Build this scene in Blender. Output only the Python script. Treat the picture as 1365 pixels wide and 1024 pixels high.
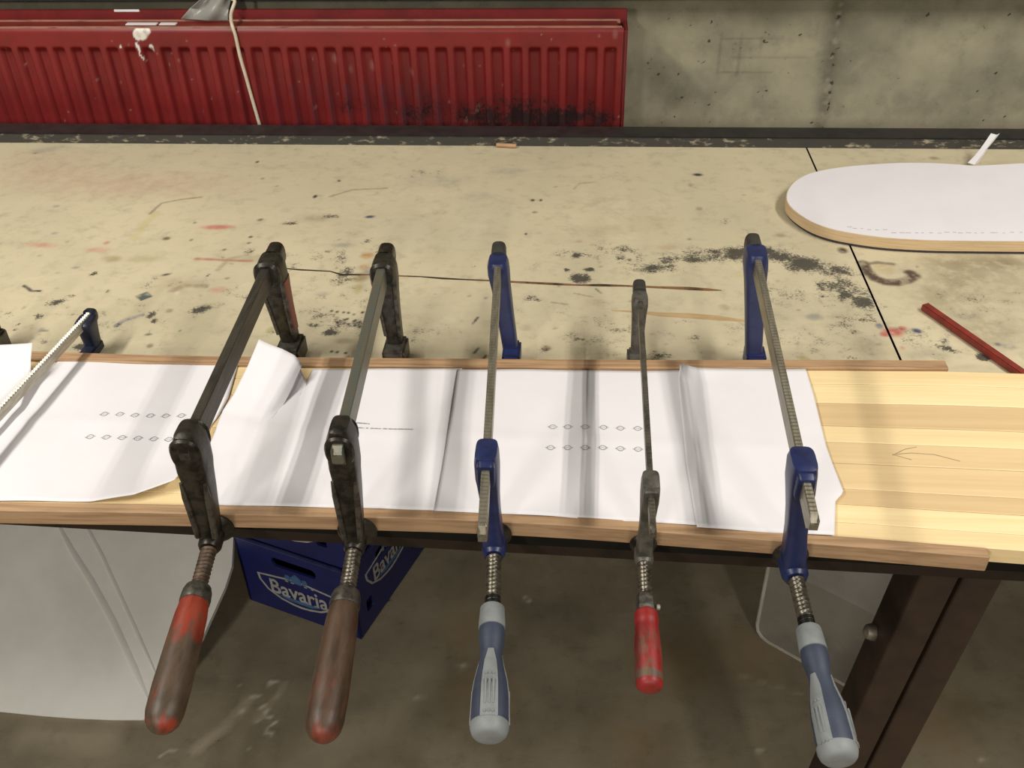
import bpy, bmesh, math, random
import numpy as np
from mathutils import Vector as V, Matrix
from mathutils.geometry import tessellate_polygon
random.seed(4); rng = np.random.default_rng(4)
SC = bpy.context.scene; COL = SC.collection
for o in list(bpy.data.objects): bpy.data.objects.remove(o)
ZB = 0.92                                    # height of the bench top above the floor
# ------------------------------------------------------------------ camera
FPX, PITCH, ROLL, YAW = 1322.5, math.radians(36.86), math.radians(-1.494), math.radians(-4.58)
_f = V((math.sin(YAW)*math.cos(PITCH), math.cos(YAW)*math.cos(PITCH), -math.sin(PITCH)))
_r0 = V((math.cos(YAW), -math.sin(YAW), 0)); _u0 = _r0.cross(_f)
_r = _r0*math.cos(ROLL)+_u0*math.sin(ROLL); _u = -_r0*math.sin(ROLL)+_u0*math.cos(ROLL)
EYE = V((0, 0, ZB+0.80))
cam = bpy.data.objects.new('camera', bpy.data.cameras.new('camera')); COL.objects.link(cam)
cam.matrix_world = Matrix(((_r.x, _u.x, -_f.x, EYE.x), (_r.y, _u.y, -_f.y, EYE.y), (_r.z, _u.z, -_f.z, EYE.z), (0, 0, 0, 1)))
cam.data.sensor_fit = 'HORIZONTAL'; cam.data.sensor_width = 36; cam.data.lens = FPX*36/1365; cam.data.clip_start = .02
SC.camera = cam
# ------------------------------------------------------------------ world, lamps, exposure
SC.view_settings.view_transform = 'Standard'; SC.view_settings.look = 'None'
SC.view_settings.exposure = -0.30; SC.view_settings.gamma = 1; SC.view_settings.use_curve_mapping = False
wd = bpy.data.worlds.new('room_ambient'); SC.world = wd; wd.use_nodes = True
wd.node_tree.nodes['Background'].inputs[0].default_value = (1.0, .95, .86, 1)
wd.node_tree.nodes['Background'].inputs[1].default_value = 0.17
def tube_or_fill_lamp(x, y, z, sx, sy, power, col=(1, .962, .90)):
    l = bpy.data.lights.new('ceiling_tube_or_fill', 'AREA'); l.shape = 'RECTANGLE'; l.size = sx; l.size_y = sy
    l.energy = power; l.color = col
    o = bpy.data.objects.new('ceiling_tube_or_fill', l); o.location = (x, y, z); COL.objects.link(o)
for xx, pw in ((1.32, 105), (-1.47, 165)): tube_or_fill_lamp(xx, -3.0, ZB+1.70, .14, 1.5, pw)  # fill pair added behind the camera to brighten the area below the bench
for xx, pw in ((1.27, 26), (1.37, 26), (-1.42, 26), (-1.52, 26)):
    tube_or_fill_lamp(xx, .55, ZB+1.70, .04, 1.5, pw)

# ------------------------------------------------------------------ pixel -> point on a known plane
def ray(x, y): return _r*((x-682.5)/FPX) - _u*((y-512)/FPX) + _f
def at(x, y, h=0.0):                        # point at height h above the bench top
    d = ray(x, y); return EYE + d*((ZB+h-EYE.z)/d.z)
def atY(x, y, Y):                           # point in the upright plane at depth Y
    d = ray(x, y); return EYE + d*(Y/d.y)
# ------------------------------------------------------------------ materials
def nodes_of(name):
    m = bpy.data.materials.new(name); m.use_nodes = True
    nt = m.node_tree; b = nt.nodes['Principled BSDF']; return m, nt, b
def N(nt, t, **kw):
    n = nt.nodes.new(t)
    for k, v in kw.items():
        if k.startswith('i'): n.inputs[int(k[1:])].default_value = v
        else: setattr(n, k, v)
    return n
def mixc(nt, fac, a, b, mode='MIX'):
    n = nt.nodes.new('ShaderNodeMix'); n.data_type = 'RGBA'; n.blend_type = mode
    for sock, val in ((n.inputs[0], fac), (n.inputs[6], a), (n.inputs[7], b)):
        if hasattr(val, 'links') or isinstance(val, bpy.types.NodeSocket): nt.links.new(val, sock)
        elif isinstance(val, (int, float)): sock.default_value = val
        else: sock.default_value = (*val[:3], 1)
    return n.outputs[2]
def mth(nt, op, a, b=0.0, c=0.0):
    n = nt.nodes.new('ShaderNodeMath'); n.operation = op
    for s, v in zip(n.inputs, (a, b, c)):
        if isinstance(v, bpy.types.NodeSocket): nt.links.new(v, s)
        else: s.default_value = v
    return n.outputs[0]
def mrange(nt, v, a, b, c=0.0, d=1.0):
    n = nt.nodes.new('ShaderNodeMapRange'); n.interpolation_type = 'SMOOTHSTEP'
    nt.links.new(v, n.inputs[0])
    for i, x in zip((1, 2, 3, 4), (a, b, c, d)): n.inputs[i].default_value = x
    return n.outputs[0]
def noise(nt, scale, detail=4, rough=.6, stretch=None, coord='Object', dist=0.0):
    tc = nt.nodes.new('ShaderNodeTexCoord'); src = tc.outputs[coord]
    if stretch:
        mp = nt.nodes.new('ShaderNodeMapping'); mp.inputs['Scale'].default_value = stretch
        nt.links.new(src, mp.inputs[0]); src = mp.outputs[0]
    n = nt.nodes.new('ShaderNodeTexNoise'); n.inputs['Scale'].default_value = scale
    n.inputs['Detail'].default_value = detail; n.inputs['Roughness'].default_value = rough; n.inputs['Distortion'].default_value = dist
    nt.links.new(src, n.inputs[0]); return n.outputs[0]
def bump(nt, b, h, strength=.3, dist=.001):
    n = nt.nodes.new('ShaderNodeBump'); n.inputs['Strength'].default_value = strength; n.inputs['Distance'].default_value = dist
    nt.links.new(h, n.inputs['Height']); nt.links.new(n.outputs[0], b.inputs['Normal'])
def attr(nt, name, out='Fac'):
    a = nt.nodes.new('ShaderNodeAttribute'); a.attribute_name = name; return a.outputs[out]
def M(name, col, col2=None, rough=.5, metal=0., scale=40, lo=.4, hi=.65, stretch=None, bmp=0., bscale=None, spec=.5, detail=5):
    m, nt, b = nodes_of(name)
    n = noise(nt, scale, detail, .62, stretch)
    nt.links.new(mixc(nt, mrange(nt, n, lo, hi), col, col2 or tuple(c*.75 for c in col)), b.inputs['Base Color'])
    b.inputs['Roughness'].default_value = rough; b.inputs['Metallic'].default_value = metal
    b.inputs['Specular IOR Level'].default_value = spec
    if bmp: bump(nt, b, noise(nt, bscale or scale*2, 4, .6, stretch), bmp)
    return m
MT = {}
MT['paper'] = M('white_paper', (.735, .71, .718), (.71, .685, .693), rough=.75, scale=9, spec=.2)
MT['ink'] = M('grey_printer_ink', (.22, .21, .21), (.42, .40, .40), rough=.8, scale=700)
MT['strip'] = M('hardwood_strip', (.43, .27, .145), (.31, .185, .093), rough=.6, scale=3, stretch=(3, 60, 60), bmp=.2)
MT['strip_rear'] = M('weathered_hardwood_strip', (.41, .255, .135), (.28, .16, .08), rough=.65, scale=3, stretch=(3, 60, 60), bmp=.2)
MT['iron'] = M('old_cast_iron', (.048, .042, .031), (.013, .012, .009), rough=.38, metal=.6, scale=70, bmp=.35)
MT['iron_worn'] = M('worn_bare_iron', (.12, .108, .088), (.045, .04, .032), rough=.45, metal=.7, scale=90, bmp=.3)
MT['bar_dark'] = M('dark_steel_bar', (.075, .062, .048), (.04, .034, .027), rough=.45, metal=.55, scale=20, stretch=(8, 1, 8), bmp=.15)
MT['bar_green'] = M('greenish_steel_bar', (.15, .165, .145), (.20, .165, .11), rough=.4, metal=.6, scale=30, stretch=(8, 1, 8), bmp=.1)
MT['bar_bright'] = M('bright_steel_bar', (.29, .26, .195), (.20, .178, .128), rough=.38, metal=.7, scale=30, stretch=(8, 1, 8), bmp=.1)
MT['bar_pale'] = M('galvanised_steel_bar', (.50, .465, .39), (.36, .33, .265), rough=.45, metal=.6, scale=30, stretch=(8, 1, 8), bmp=.1)
MT['bar_small'] = M('grey_steel_rod', (.14, .125, .095), (.075, .067, .05), rough=.4, metal=.6, scale=60, bmp=.2)
MT['castgrey'] = M('grey_zinc_casting', (.135, .125, .105), (.07, .064, .052), rough=.5, metal=.5, scale=60, bmp=.3)
MT['blue'] = M('blue_enamel', (.0125, .0205, .082), (.008, .013, .055), rough=.38, scale=50, bmp=.12)
MT['navy'] = M('dark_navy_enamel', (.010, .014, .035), (.007, .009, .02), rough=.4, scale=50, bmp=.1)
MT['redworn'] = M('worn_red_paint', (.16, .03, .02), (.07, .035, .025), rough=.5, scale=60)
MT['rubber'] = M('black_rubber', (.04, .038, .033), (.025, .023, .02), rough=.6, scale=60)
MT['thread'] = M('oily_threaded_steel', (.17, .15, .115), (.07, .06, .045), rough=.33, metal=.8, scale=90)
MT['thread_rust'] = M('rusty_threaded_steel', (.13, .085, .055), (.06, .042, .03), rough=.5, metal=.5, scale=80)
MT['thread_black'] = M('blackened_steel', (.025, .024, .022), (.015, .014, .013), rough=.35, metal=.7, scale=60)
MT['grip_grey'] = M('grey_plastic_grip', (.215, .225, .222), (.175, .185, .185), rough=.55, scale=40, bmp=.1)
MT['grip_blue'] = M('slate_blue_grip', (.038, .048, .076), (.03, .038, .062), rough=.6, scale=40, bmp=.15)
MT['brown_steel'] = M('brown_painted_steel', (.021, .0115, .007), (.013, .008, .005), rough=.5, spec=.3, scale=25, bmp=.1)
MT['leg_steel'] = M('brown_painted_leg', (.037, .0205, .0125), (.024, .014, .009), rough=.5, scale=22, spec=.35, bmp=.1)
MT['shade_edge'] = M('shade_black_bench_edge', (.009, .008, .0065), (.006, .005, .0045), rough=.7, scale=25, spec=.15)  # near black stands in for the shadow under the front strip
MT['plyedge'] = M('birch_edge', (.62, .46, .27), (.52, .37, .20), rough=.6, scale=4, stretch=(4, 4, 120))
MT['darkply'] = M('dark_bottom_layer', (.035, .037, .045), (.05, .035, .05), rough=.5, scale=10)
MT['redstick'] = M('dull_red_paint', (.21, .022, .012), (.15, .018, .011), rough=.55, scale=60)
MT['dowel'] = M('beech_dowel', (.48, .28, .15), (.40, .22, .11), rough=.6, scale=30)
MT['cable'] = M('cream_cable', (.66, .58, .44), (.58, .50, .37), rough=.5, scale=30)
MT['crate'] = M('blue_crate_plastic', (.012, .0155, .10), (.009, .0115, .075), rough=.45, scale=8)
MT['crate_rim'] = M('scuffed_blue_rim', (.035, .038, .11), (.016, .02, .08), rough=.5, scale=30)
MT['crate_print'] = M('pale_crate_print', (.36, .345, .305), (.30, .285, .25), rough=.6, scale=40)
MT['crate_logo'] = M('light_blue_crate_print', (.06, .13, .26), (.045, .10, .21), rough=.5, scale=40)
MT['hole'] = M('shadowed_slot', (.006, .006, .008), rough=.9)
MT['hood'] = M('dusty_white_enamel', (.76, .73, .665), (.65, .62, .55), rough=.42, scale=4, lo=.35, hi=.75)
MT['hood_lip'] = M('dull_grey_edge', (.42, .39, .33), (.30, .27, .22), rough=.5, scale=10)
MT['greypanel'] = M('grey_enamel', (.215, .195, .155), (.165, .15, .118), rough=.5, scale=8)
MT['greylight'] = M('pale_grey_enamel', (.255, .24, .205), (.21, .195, .165), rough=.5, scale=8)
MT['rail'] = M('black_steel_rail', (.030, .028, .027), (.02, .019, .018), rough=.42, scale=30, metal=.2)
MT['rail_dusty'] = M('scuffed_black_rail', (.042, .038, .032), (.34, .30, .21), rough=.6, scale=14, lo=.54, hi=.72, stretch=(3, 1, 8), detail=9)
MT['dust'] = M('dusty_red_ledge', (.36, .20, .125), (.20, .05, .035), rough=.9, scale=25, stretch=(1, 6, 6), lo=.45, hi=.75)
MT['crack'] = M('split_wood', (.028, .014, .008), (.20, .10, .04), rough=.8, scale=14, lo=.45, hi=.6)
MT['rawply'] = M('bare_tan_veneer', (.46, .32, .16), (.40, .27, .13), rough=.8, scale=20, stretch=(1, 8, 1))
MT['ledge'] = M('shade_dark_ledge', (.02, .018, .014), (.012, .011, .008), rough=.7, scale=20)  # near-black tone paints in the shadow along the wall top
MT['bolt'] = M('bare_bolt_head', (.22, .19, .14), (.13, .11, .08), rough=.5, metal=.5, scale=80)

def pine(name, c1, c2):
    return M(name, c1, c2, rough=.55, scale=2.2, stretch=(1.3, 45, 45), lo=.3, hi=.75, bmp=.08)
MT['pines'] = [pine('pale_pine_%s' % w, c1, c2) for w, c1, c2 in (
    ('cream', (.82, .64, .345), (.74, .55, .28)), ('honey', (.66, .475, .25), (.58, .41, .205)),
    ('light', (.86, .685, .38), (.77, .58, .29)), ('tan', (.71, .53, .285), (.64, .46, .235)))]

def worn_handle(name, red, brown, mid):
    """paint worn off towards the middle; 't' runs along the handle"""
    m, nt, b = nodes_of(name)
    t = attr(nt, 't'); n = noise(nt, 38, 7, .68, (1.5, .5, 1))
    r = nt.nodes.new('ShaderNodeValToRGB'); e = r.color_ramp
    nt.links.new(t, r.inputs[0])
    for i, (p, v) in enumerate(mid):
        el = e.elements[i] if i < 2 else e.elements.new(p)
        el.position = p; el.color = (v, v, v, 1)
    f = mrange(nt, mth(nt, 'ADD', r.outputs[0], mth(nt, 'MULTIPLY', mth(nt, 'SUBTRACT', n, .5), 2.2)), .27, .73)
    n2 = noise(nt, 45, 6, .65, (1.8, .4, 1))
    wood = mixc(nt, mrange(nt, n2, .35, .7), brown, tuple(c*.42 for c in brown))
    paint = mixc(nt, mrange(nt, n2, .4, .75), red, tuple(c*.4 for c in red))
    nt.links.new(mixc(nt, f, wood, paint), b.inputs['Base Color'])
    b.inputs['Roughness'].default_value = .48; bump(nt, b, n, .25); return m
MT['handle_c'] = worn_handle('worn_red_wood_handle', (.25, .030, .011), (.085, .054, .030), [(0, .9), (.2, .72), (.36, .5), (.5, .14), (.9, .24), (.97, .5)])
MT['handle_d'] = worn_handle('bare_brown_wood_handle', (.17, .030, .014), (.080, .044, .023), [(0, .0), (.2, .12), (.5, .24), (.88, .28), (.97, .52)])
MT['handle_f'] = worn_handle('chipped_red_wood_handle', (.25, .012, .010), (.14, .085, .052), [(0, .1), (.07, .95), (.4, .6), (.8, .62), (.84, .12), (.89, .15), (.92, 1)])

def painted(name, base, base2, scale, dark=(.03, .028, .027), rough=.6, fine=140, bmp=.2, mott=(.36, .7), spec=.4, extra=None):
    """surface whose stains sit in vertex attributes: 'tint' (colour + amount) and 'dark' (speckle density)"""
    m, nt, b = nodes_of(name)
    n1 = noise(nt, scale, 6, .6); n2 = noise(nt, fine, 6, .7); n3 = noise(nt, fine*.3, 5, .65)
    c = mixc(nt, mrange(nt, n1, *mott), base, base2)
    c = mixc(nt, mrange(nt, n3, .47, .72, 0, .32), c, tuple(v*.60 for v in base2))
    ns = noise(nt, 9, 7, .75, (1, 3.2, 1), dist=.6)
    c = mixc(nt, mrange(nt, ns, .55, .72, 0, .28), c, tuple(v*.66 for v in base2))
    c = mixc(nt, mrange(nt, ns, .30, .44, .22, 0), c, tuple(min(1, v*1.25) for v in base))
    a = nt.nodes.new('ShaderNodeAttribute'); a.attribute_name = 'tint'
    amt = mth(nt, 'MULTIPLY', a.outputs['Alpha'], mrange(nt, n3, .34, .54, .5, 1.0))
    c = mixc(nt, amt, c, a.outputs['Color'])
    nf = noise(nt, fine*2.1, 8, .75, (1, 1.5, 1), dist=.4)
    nn = mth(nt, 'MULTIPLY_ADD', n3, .38, mth(nt, 'MULTIPLY', nf, .62))
    nn = mth(nt, 'MULTIPLY_ADD', mth(nt, 'SUBTRACT', nn, .5), 1.9, .49)
    d = mth(nt, 'ADD', mth(nt, 'MULTIPLY', attr(nt, 'dark'), .46), nn)
    c = mixc(nt, mrange(nt, d, .69, .83, 0, .90), c, dark)
    nt.links.new(c, b.inputs['Base Color'])
    b.inputs['Roughness'].default_value = rough; b.inputs['Specular IOR Level'].default_value = spec
    bump(nt, b, n2, bmp, .0008); return m
MT['bench'] = painted('stained_bench_plywood', (.60, .52, .345), (.52, .455, .305), 3.2, mott=(.3, .68))
MT['concrete'] = painted('bare_concrete', (.385, .35, .24), (.235, .215, .148), 5.5, dark=(.045, .04, .03), rough=.85, fine=70, bmp=.5, mott=(.3, .72), spec=.2)
MT['floor'] = painted('dirty_concrete_floor', (.285, .237, .155), (.180, .148, .096), 3.2, dark=(.03, .026, .02), rough=.7, fine=60, bmp=.3, mott=(.3, .7), spec=.3)
MT['radiator_plain'] = M('plain_red_enamel', (.19, .016, .015), (.115, .012, .012), rough=.45, scale=14, lo=.4, hi=.75)
MT['radiator'] = painted('red_radiator_enamel', (.215, .017, .016), (.165, .014, .013), 6, dark=(.022, .014, .014), rough=.42, fine=60, bmp=.08, spec=.4)

m, nt, b = nodes_of('cloudy_plastic_film'); MT['film'] = m
nt.links.new(mixc(nt, noise(nt, 25), (.42, .41, .37), (.30, .29, .255)), b.inputs['Base Color'])
b.inputs['Roughness'].default_value = .3; b.inputs['Alpha'].default_value = .8

# ------------------------------------------------------------------ objects
def link(o, parent=None):
    COL.objects.link(o)
    if parent: o.parent = parent
    return o
def tag(o, label=None, cat=None, group=None, kind=None):
    for k, v in (('label', label), ('category', cat), ('group', group), ('kind', kind)):
        if v: o[k] = v
    return o
def thing(name, label, cat, loc, group=None):
    o = bpy.data.objects.new(name, None); o.location = loc; o.empty_display_size = .02
    link(o); return tag(o, label, cat, group)
class MB:
    """collects world-space geometry, then links it as one mesh object under a parent"""
    def __init__(s): s.v = []; s.f = []; s.t = None
    def add(s, vs, fs):
        k = len(s.v); s.v += [V(v) for v in vs]; s.f += [tuple(i+k for i in f) for f in fs]; return s
    def box(s, c, sx, sy, sz, ax=None):
        X, Y, Z = ax or (V((1, 0, 0)), V((0, 1, 0)), V((0, 0, 1))); c = V(c)
        vs = [c+X*(sx*i/2)+Y*(sy*j/2)+Z*(sz*k/2) for k in (-1, 1) for j in (-1, 1) for i in (-1, 1)]
        return s.add(vs, [(0, 2, 3, 1), (4, 5, 7, 6), (0, 1, 5, 4), (2, 6, 7, 3), (0, 4, 6, 2), (1, 3, 7, 5)])
    def rings(s, rings, caps=True, closed=True):
        n = len(rings[0]); vs = [p for r in rings for p in r]; fs = []
        for i in range(len(rings)-1):
            for j in range(n if closed else n-1):
                a = i*n+j; b2 = i*n+(j+1) % n; fs.append((a, b2, b2+n, a+n))
        if caps: fs += [tuple(range(n-1, -1, -1)), tuple((len(rings)-1)*n+j for j in range(n))]
        return s.add(vs, fs)
    def loft(s, secs, X, Y, n=20, p=.45, caps=True):       # secs: (centre, half X, half Y) superellipse rings
        R = []
        for c, a, bb in secs:
            ring = []
            for j in range(n):
                th = 2*math.pi*(j+.5)/n; cx, sx = math.cos(th), math.sin(th)
                ring.append(V(c)+X*(a*math.copysign(abs(cx)**p, cx))+Y*(bb*math.copysign(abs(sx)**p, sx)))
            R.append(ring)
        return s.rings(R, caps)
    def lathe(s, o, d, prof, n=24, tattr=False):
        o = V(o); d = V(d).normalized(); x = d.orthogonal().normalized(); y = d.cross(x)
        R = [[o+d*t+(x*math.cos(2*math.pi*j/n)+y*math.sin(2*math.pi*j/n))*r for j in range(n)] for t, r in prof]
        if tattr:
            t0, t1 = prof[0][0], prof[-1][0]; s.t = [(t-t0)/(t1-t0) for t, r in prof for j in range(n)]
        return s.rings(R)
    def thread(s, o, d, length, r, pitch=.0052, amp=.0014, n=18, per=8):
        o = V(o); d = V(d).normalized(); x = d.orthogonal().normalized(); y = d.cross(x)
        k = int(length/pitch*per); R = []
        for i in range(k+1):
            t = length*i/k; ring = []
            for j in range(n):
                ph = (t/pitch-j/n) % 1.0; rr = r-amp+2*amp*abs(2*ph-1)
                a = 2*math.pi*j/n; ring.append(o+d*t+(x*math.cos(a)+y*math.sin(a))*rr)
            R.append(ring)
        return s.rings(R)
    def tube(s, pts, r, n=10):
        pts = [V(p) for p in pts]; R = []; x = None
        for i, p in enumerate(pts):
            d = (pts[min(i+1, len(pts)-1)]-pts[max(i-1, 0)]).normalized()
            x = d.orthogonal().normalized() if x is None else (x-d*x.dot(d)).normalized()
            y = d.cross(x); rr = r[i] if isinstance(r, (list, tuple)) else r
            R.append([p+(x*math.cos(2*math.pi*j/n)+y*math.sin(2*math.pi*j/n))*rr for j in range(n)])
        return s.rings(R)
    def prism(s, loops, o, X, Y, Zt):                       # 2-D loops (outer, holes) in the X,Y frame extruded by vector Zt
        o = V(o); flat = [p for l in loops for p in l]
        tris = tessellate_polygon([[V((p[0], p[1], 0)) for p in l] for l in loops])
        n = len(flat); vs = [o+X*p[0]+Y*p[1] for p in flat]; vs += [v+Zt for v in vs]
        fs = [tuple(t) for t in tris]+[tuple(i+n for i in reversed(t)) for t in tris]
        k = 0
        for l in loops:
            m_ = len(l)
            for j in range(m_): fs.append((k+j, k+(j+1) % m_, k+(j+1) % m_+n, k+j+n))
            k += m_
        return s.add(vs, fs)
    def build(s, name, mat, parent=None, smooth=False, bevel=0., label=None, kind=None, seg=2):
        off = V(parent_loc(parent)) if parent else V((0, 0, 0))
        me = bpy.data.meshes.new(name)
        me.from_pydata([tuple(v-off) for v in s.v], [], s.f)
        bm = bmesh.new(); bm.from_mesh(me); bmesh.ops.recalc_face_normals(bm, faces=bm.faces)
        if bevel:
            bmesh.ops.bevel(bm, geom=[e for e in bm.edges if e.is_manifold and e.calc_face_angle(0) > .6], offset=bevel, segments=seg, affect='EDGES', clamp_overlap=True)
        bm.to_mesh(me); bm.free()
        if s.t is not None and not bevel and len(s.t) == len(me.vertices):
            me.attributes.new('t', 'FLOAT', 'POINT').data.foreach_set('value', s.t)
        if smooth:
            me.polygons.foreach_set('use_smooth', [True]*len(me.polygons))
            me.set_sharp_from_angle(angle=math.radians(38))
        me.materials.append(mat)
        o = bpy.data.objects.new(name, me); link(o, parent)
        if label: o['label'] = label
        if kind: o['kind'] = kind
        return o
def parent_loc(p):
    l = V((0, 0, 0))
    while p: l = l+p.location; p = p.parent
    return l
XA, YA, ZA = V((1, 0, 0)), V((0, 1, 0)), V((0, 0, 1))

# ---------------- grids with stain attributes
def grid(name, us, vs, fn, mat, parent=None, keep=None, smooth=True):
    """fn(U,V arrays)->x,y,z arrays"""
    us = np.asarray(us); vs = np.asarray(vs); U, W = np.meshgrid(us, vs); x, y, z = fn(U, W)
    off = parent_loc(parent) if parent else V((0, 0, 0))
    co = np.stack([x-off.x, y-off.y, z-off.z], -1).reshape(-1, 3)
    nu, nv = len(us), len(vs); idx = np.arange(nu*nv).reshape(nv, nu)
    q = np.stack([idx[:-1, :-1], idx[:-1, 1:], idx[1:, 1:], idx[1:, :-1]], -1).reshape(-1, 4)
    me = bpy.data.meshes.new(name); me.vertices.add(len(co)); me.vertices.foreach_set('co', co.astype(np.float32).ravel())
    me.loops.add(q.size); me.loops.foreach_set('vertex_index', q.astype(np.int32).ravel())
    me.polygons.add(len(q)); me.polygons.foreach_set('loop_start', np.arange(0, q.size, 4, dtype=np.int32))
    me.polygons.foreach_set('loop_total', np.full(len(q), 4, dtype=np.int32))
    if smooth: me.polygons.foreach_set('use_smooth', np.ones(len(q), dtype=bool))
    me.update(calc_edges=True); me.validate(); me.materials.append(mat)
    o = bpy.data.objects.new(name, me); link(o, parent); return o, U.ravel(), W.ravel()
def smooth01(d, soft): return np.clip((1-d)/soft, 0, 1)
class Stains:
    def __init__(s, U, W): s.U, s.W = U, W; n = len(U); s.tint = np.zeros((n, 4), np.float32); s.dark = np.zeros(n, np.float32)
    def put(s, m, col, a):
        if col is None: s.dark = np.maximum(s.dark, m*a)
        else:
            m = m*a; al = s.tint[:, 3]; out = m+al*(1-m); k = np.where(out > 1e-6, m/np.maximum(out, 1e-6), 0)
            s.tint[:, :3] = s.tint[:, :3]*(1-k[:, None])+np.array(col)[None]*k[:, None]; s.tint[:, 3] = out
    def ell(s, c, ru, rv, ang, col, a, soft=.5, diamond=False):
        du, dv = s.U-c[0], s.W-c[1]; ca, sa = math.cos(ang), math.sin(ang)
        p, q = (du*ca+dv*sa)/ru, (-du*sa+dv*ca)/rv
        d = np.abs(p)+np.abs(q) if diamond else np.sqrt(p*p+q*q)
        s.put(smooth01(d, soft), col, a)
    def line(s, pts, w, col, a, soft=.6):
        D = np.full(len(s.U), 9.)
        for (x0, y0), (x1, y1) in zip(pts[:-1], pts[1:]):
            dx, dy = x1-x0, y1-y0; L = dx*dx+dy*dy+1e-12
            t = np.clip(((s.U-x0)*dx+(s.W-y0)*dy)/L, 0, 1); D = np.minimum(D, np.hypot(s.U-x0-t*dx, s.W-y0-t*dy))
        s.put(smooth01(D/w, soft), col, a)
    def save(s, o):
        me = o.data
        me.attributes.new('tint', 'FLOAT_COLOR', 'POINT').data.foreach_set('color', s.tint.ravel())
        me.attributes.new('dark', 'FLOAT', 'POINT').data.foreach_set('value', s.dark)

# ================================================================== SETTING
wz = np.concatenate([[0, .4], np.arange(ZB-.16, ZB+.30, .004), [1.6, 2.7]])
wx = np.concatenate([[-2.6, -1.6], np.arange(-1.45, 1.15, .006), [1.6, 2.6]])
WY = 2.13
def seam_x(z): return .530-.02*(z-ZB)
def wallf(U, W):
    d = np.exp(-((U-seam_x(W))/.008)**2)*.004+np.exp(-((U-seam_x(W)-.03)/.012)**2)*(-.0015)
    return U, WY-d, W
wall, U, W = grid('wall_back', wx, wz, wallf, MT['concrete']); wall['kind'] = 'structure'
S = Stains(U, W)
def wp(x, y): p = atY(x, y, WY); return (p.x, p.z)
for (x, y, rx, ry, a) in ((960, 60, 45, 20, .35), (900, 120, 40, 30, .45), (945, 130, 30, 25, .35), (870, 100, 20, 40, .35), (1215, 58, 9, 9, .42), (1200, 130, 14, 10, .35), (1175, 130, 12, 14, .38), (1100, 110, 20, 50, .25), (1340, 80, 22, 50, .3), (1290, 20, 60, 10, .25)):
    S.ell(wp(x, y), rx*.00175, ry*.0022, 0, (.15, .137, .098), a*1.2, .9)
for i in range(150):
    x, y = random.choice([(random.uniform(845, 1110), random.uniform(20, 168)), (random.uniform(845, 1365), random.uniform(5, 168))])
    S.ell(wp(x, y), random.uniform(.002, .006), random.uniform(.002, .006), random.random()*3, None, random.choice([.6, .8, 1.0]), .8)
for pts in ([(962, 45), (957, 98)], [(988, 45), (983, 100)], [(1016, 50), (1011, 105)], [(957, 97), (1030, 96)], [(960, 52), (1045, 50)], [(975, 76), (1080, 76)]):
    S.line([wp(*p) for p in pts], .0035, (.12, .108, .078), .4, .9)
for dx, w_, a in ((0, .016, .55), (-.012, .02, .4), (.02, .03, .2)):
    S.line([(seam_x(z)+dx+.004*math.sin(z*90), z) for z in np.linspace(ZB-.15, ZB+.28, 14)], w_, (.12, .108, .078), a, .9)
for i in range(26):
    z = random.uniform(ZB-.1, ZB+.25); S.ell((seam_x(z)+random.uniform(-.006, .006), z), .005, .007, 0, random.choice([None, (.36, .31, .22)]), .8, .6)
S.save(wall)
fx = np.concatenate([[-3, -2], np.arange(-1.4, 1.3, .012), [2, 3]]); fy = np.concatenate([[-2, -.5], np.arange(.7, 2.2, .012)])
floor, U, W = grid('floor', fx, fy, lambda a, b_: (a, b_, a*0), MT['floor']); floor['kind'] = 'structure'
S = Stains(U, W)
def fp(x, y): p = at(x, y, -ZB); return (p.x, p.y)
for pts, w_, a in (([(260, 1000), (300, 970), (330, 935)], .02, .4), ([(340, 960), (372, 925), (380, 910)], .012, .3), ([(40, 980), (140, 985)], .05, .35), ([(985, 900), (1080, 930)], .006, .3), ([(430, 990), (520, 960), (560, 900)], .06, .22)):
    S.line([fp(*p) for p in pts], w_, (.48, .41, .28), a*1.3, .9)
for x, y in ((614, 888), (618, 890), (698, 798), (706, 800), (560, 930), (230, 1000), (215, 1008), (1310, 1012), (1012, 1002)):
    S.ell(fp(x, y), .012, .008, .5, (.6, .55, .42), .8, .7)
for i in range(45):
    S.ell(fp(random.gauss(352, 18), random.gauss(955, 28)), random.uniform(.003, .009), random.uniform(.003, .007), random.random()*3, (.62, .56, .44), .7, .6)
for i in range(60):
    S.ell(fp(random.uniform(0, 1365), random.uniform(760, 1020)), random.uniform(.008, .03), random.uniform(.006, .02), random.random()*3, None, random.uniform(.15, .5), .9)
for x, y, r_ in ((640, 930, .10), (900, 880, .12), (1000, 870, .09), (850, 990, .10), (1250, 960, .12), (620, 840, .08)):
    S.ell(fp(x, y), r_, r_*1.1, 0, (.30, .20, .09), .55, 1)
for x, y, r_ in ((750, 830, .12), (880, 860, .1), (640, 960, .15), (930, 980, .1), (1290, 950, .12)):
    S.ell(fp(x, y), r_, r_*.7, 0, (.075, .062, .042), .35, 1)
S.save(floor)
tl = MB().box((0, WY-.03, ZB+.25), 5.0, .06, .07).build('trim_1', MT['ledge'], bevel=.003); tl['kind'] = 'structure'  # assumed ledge, put in for the dark shadow band at the wall top

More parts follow.
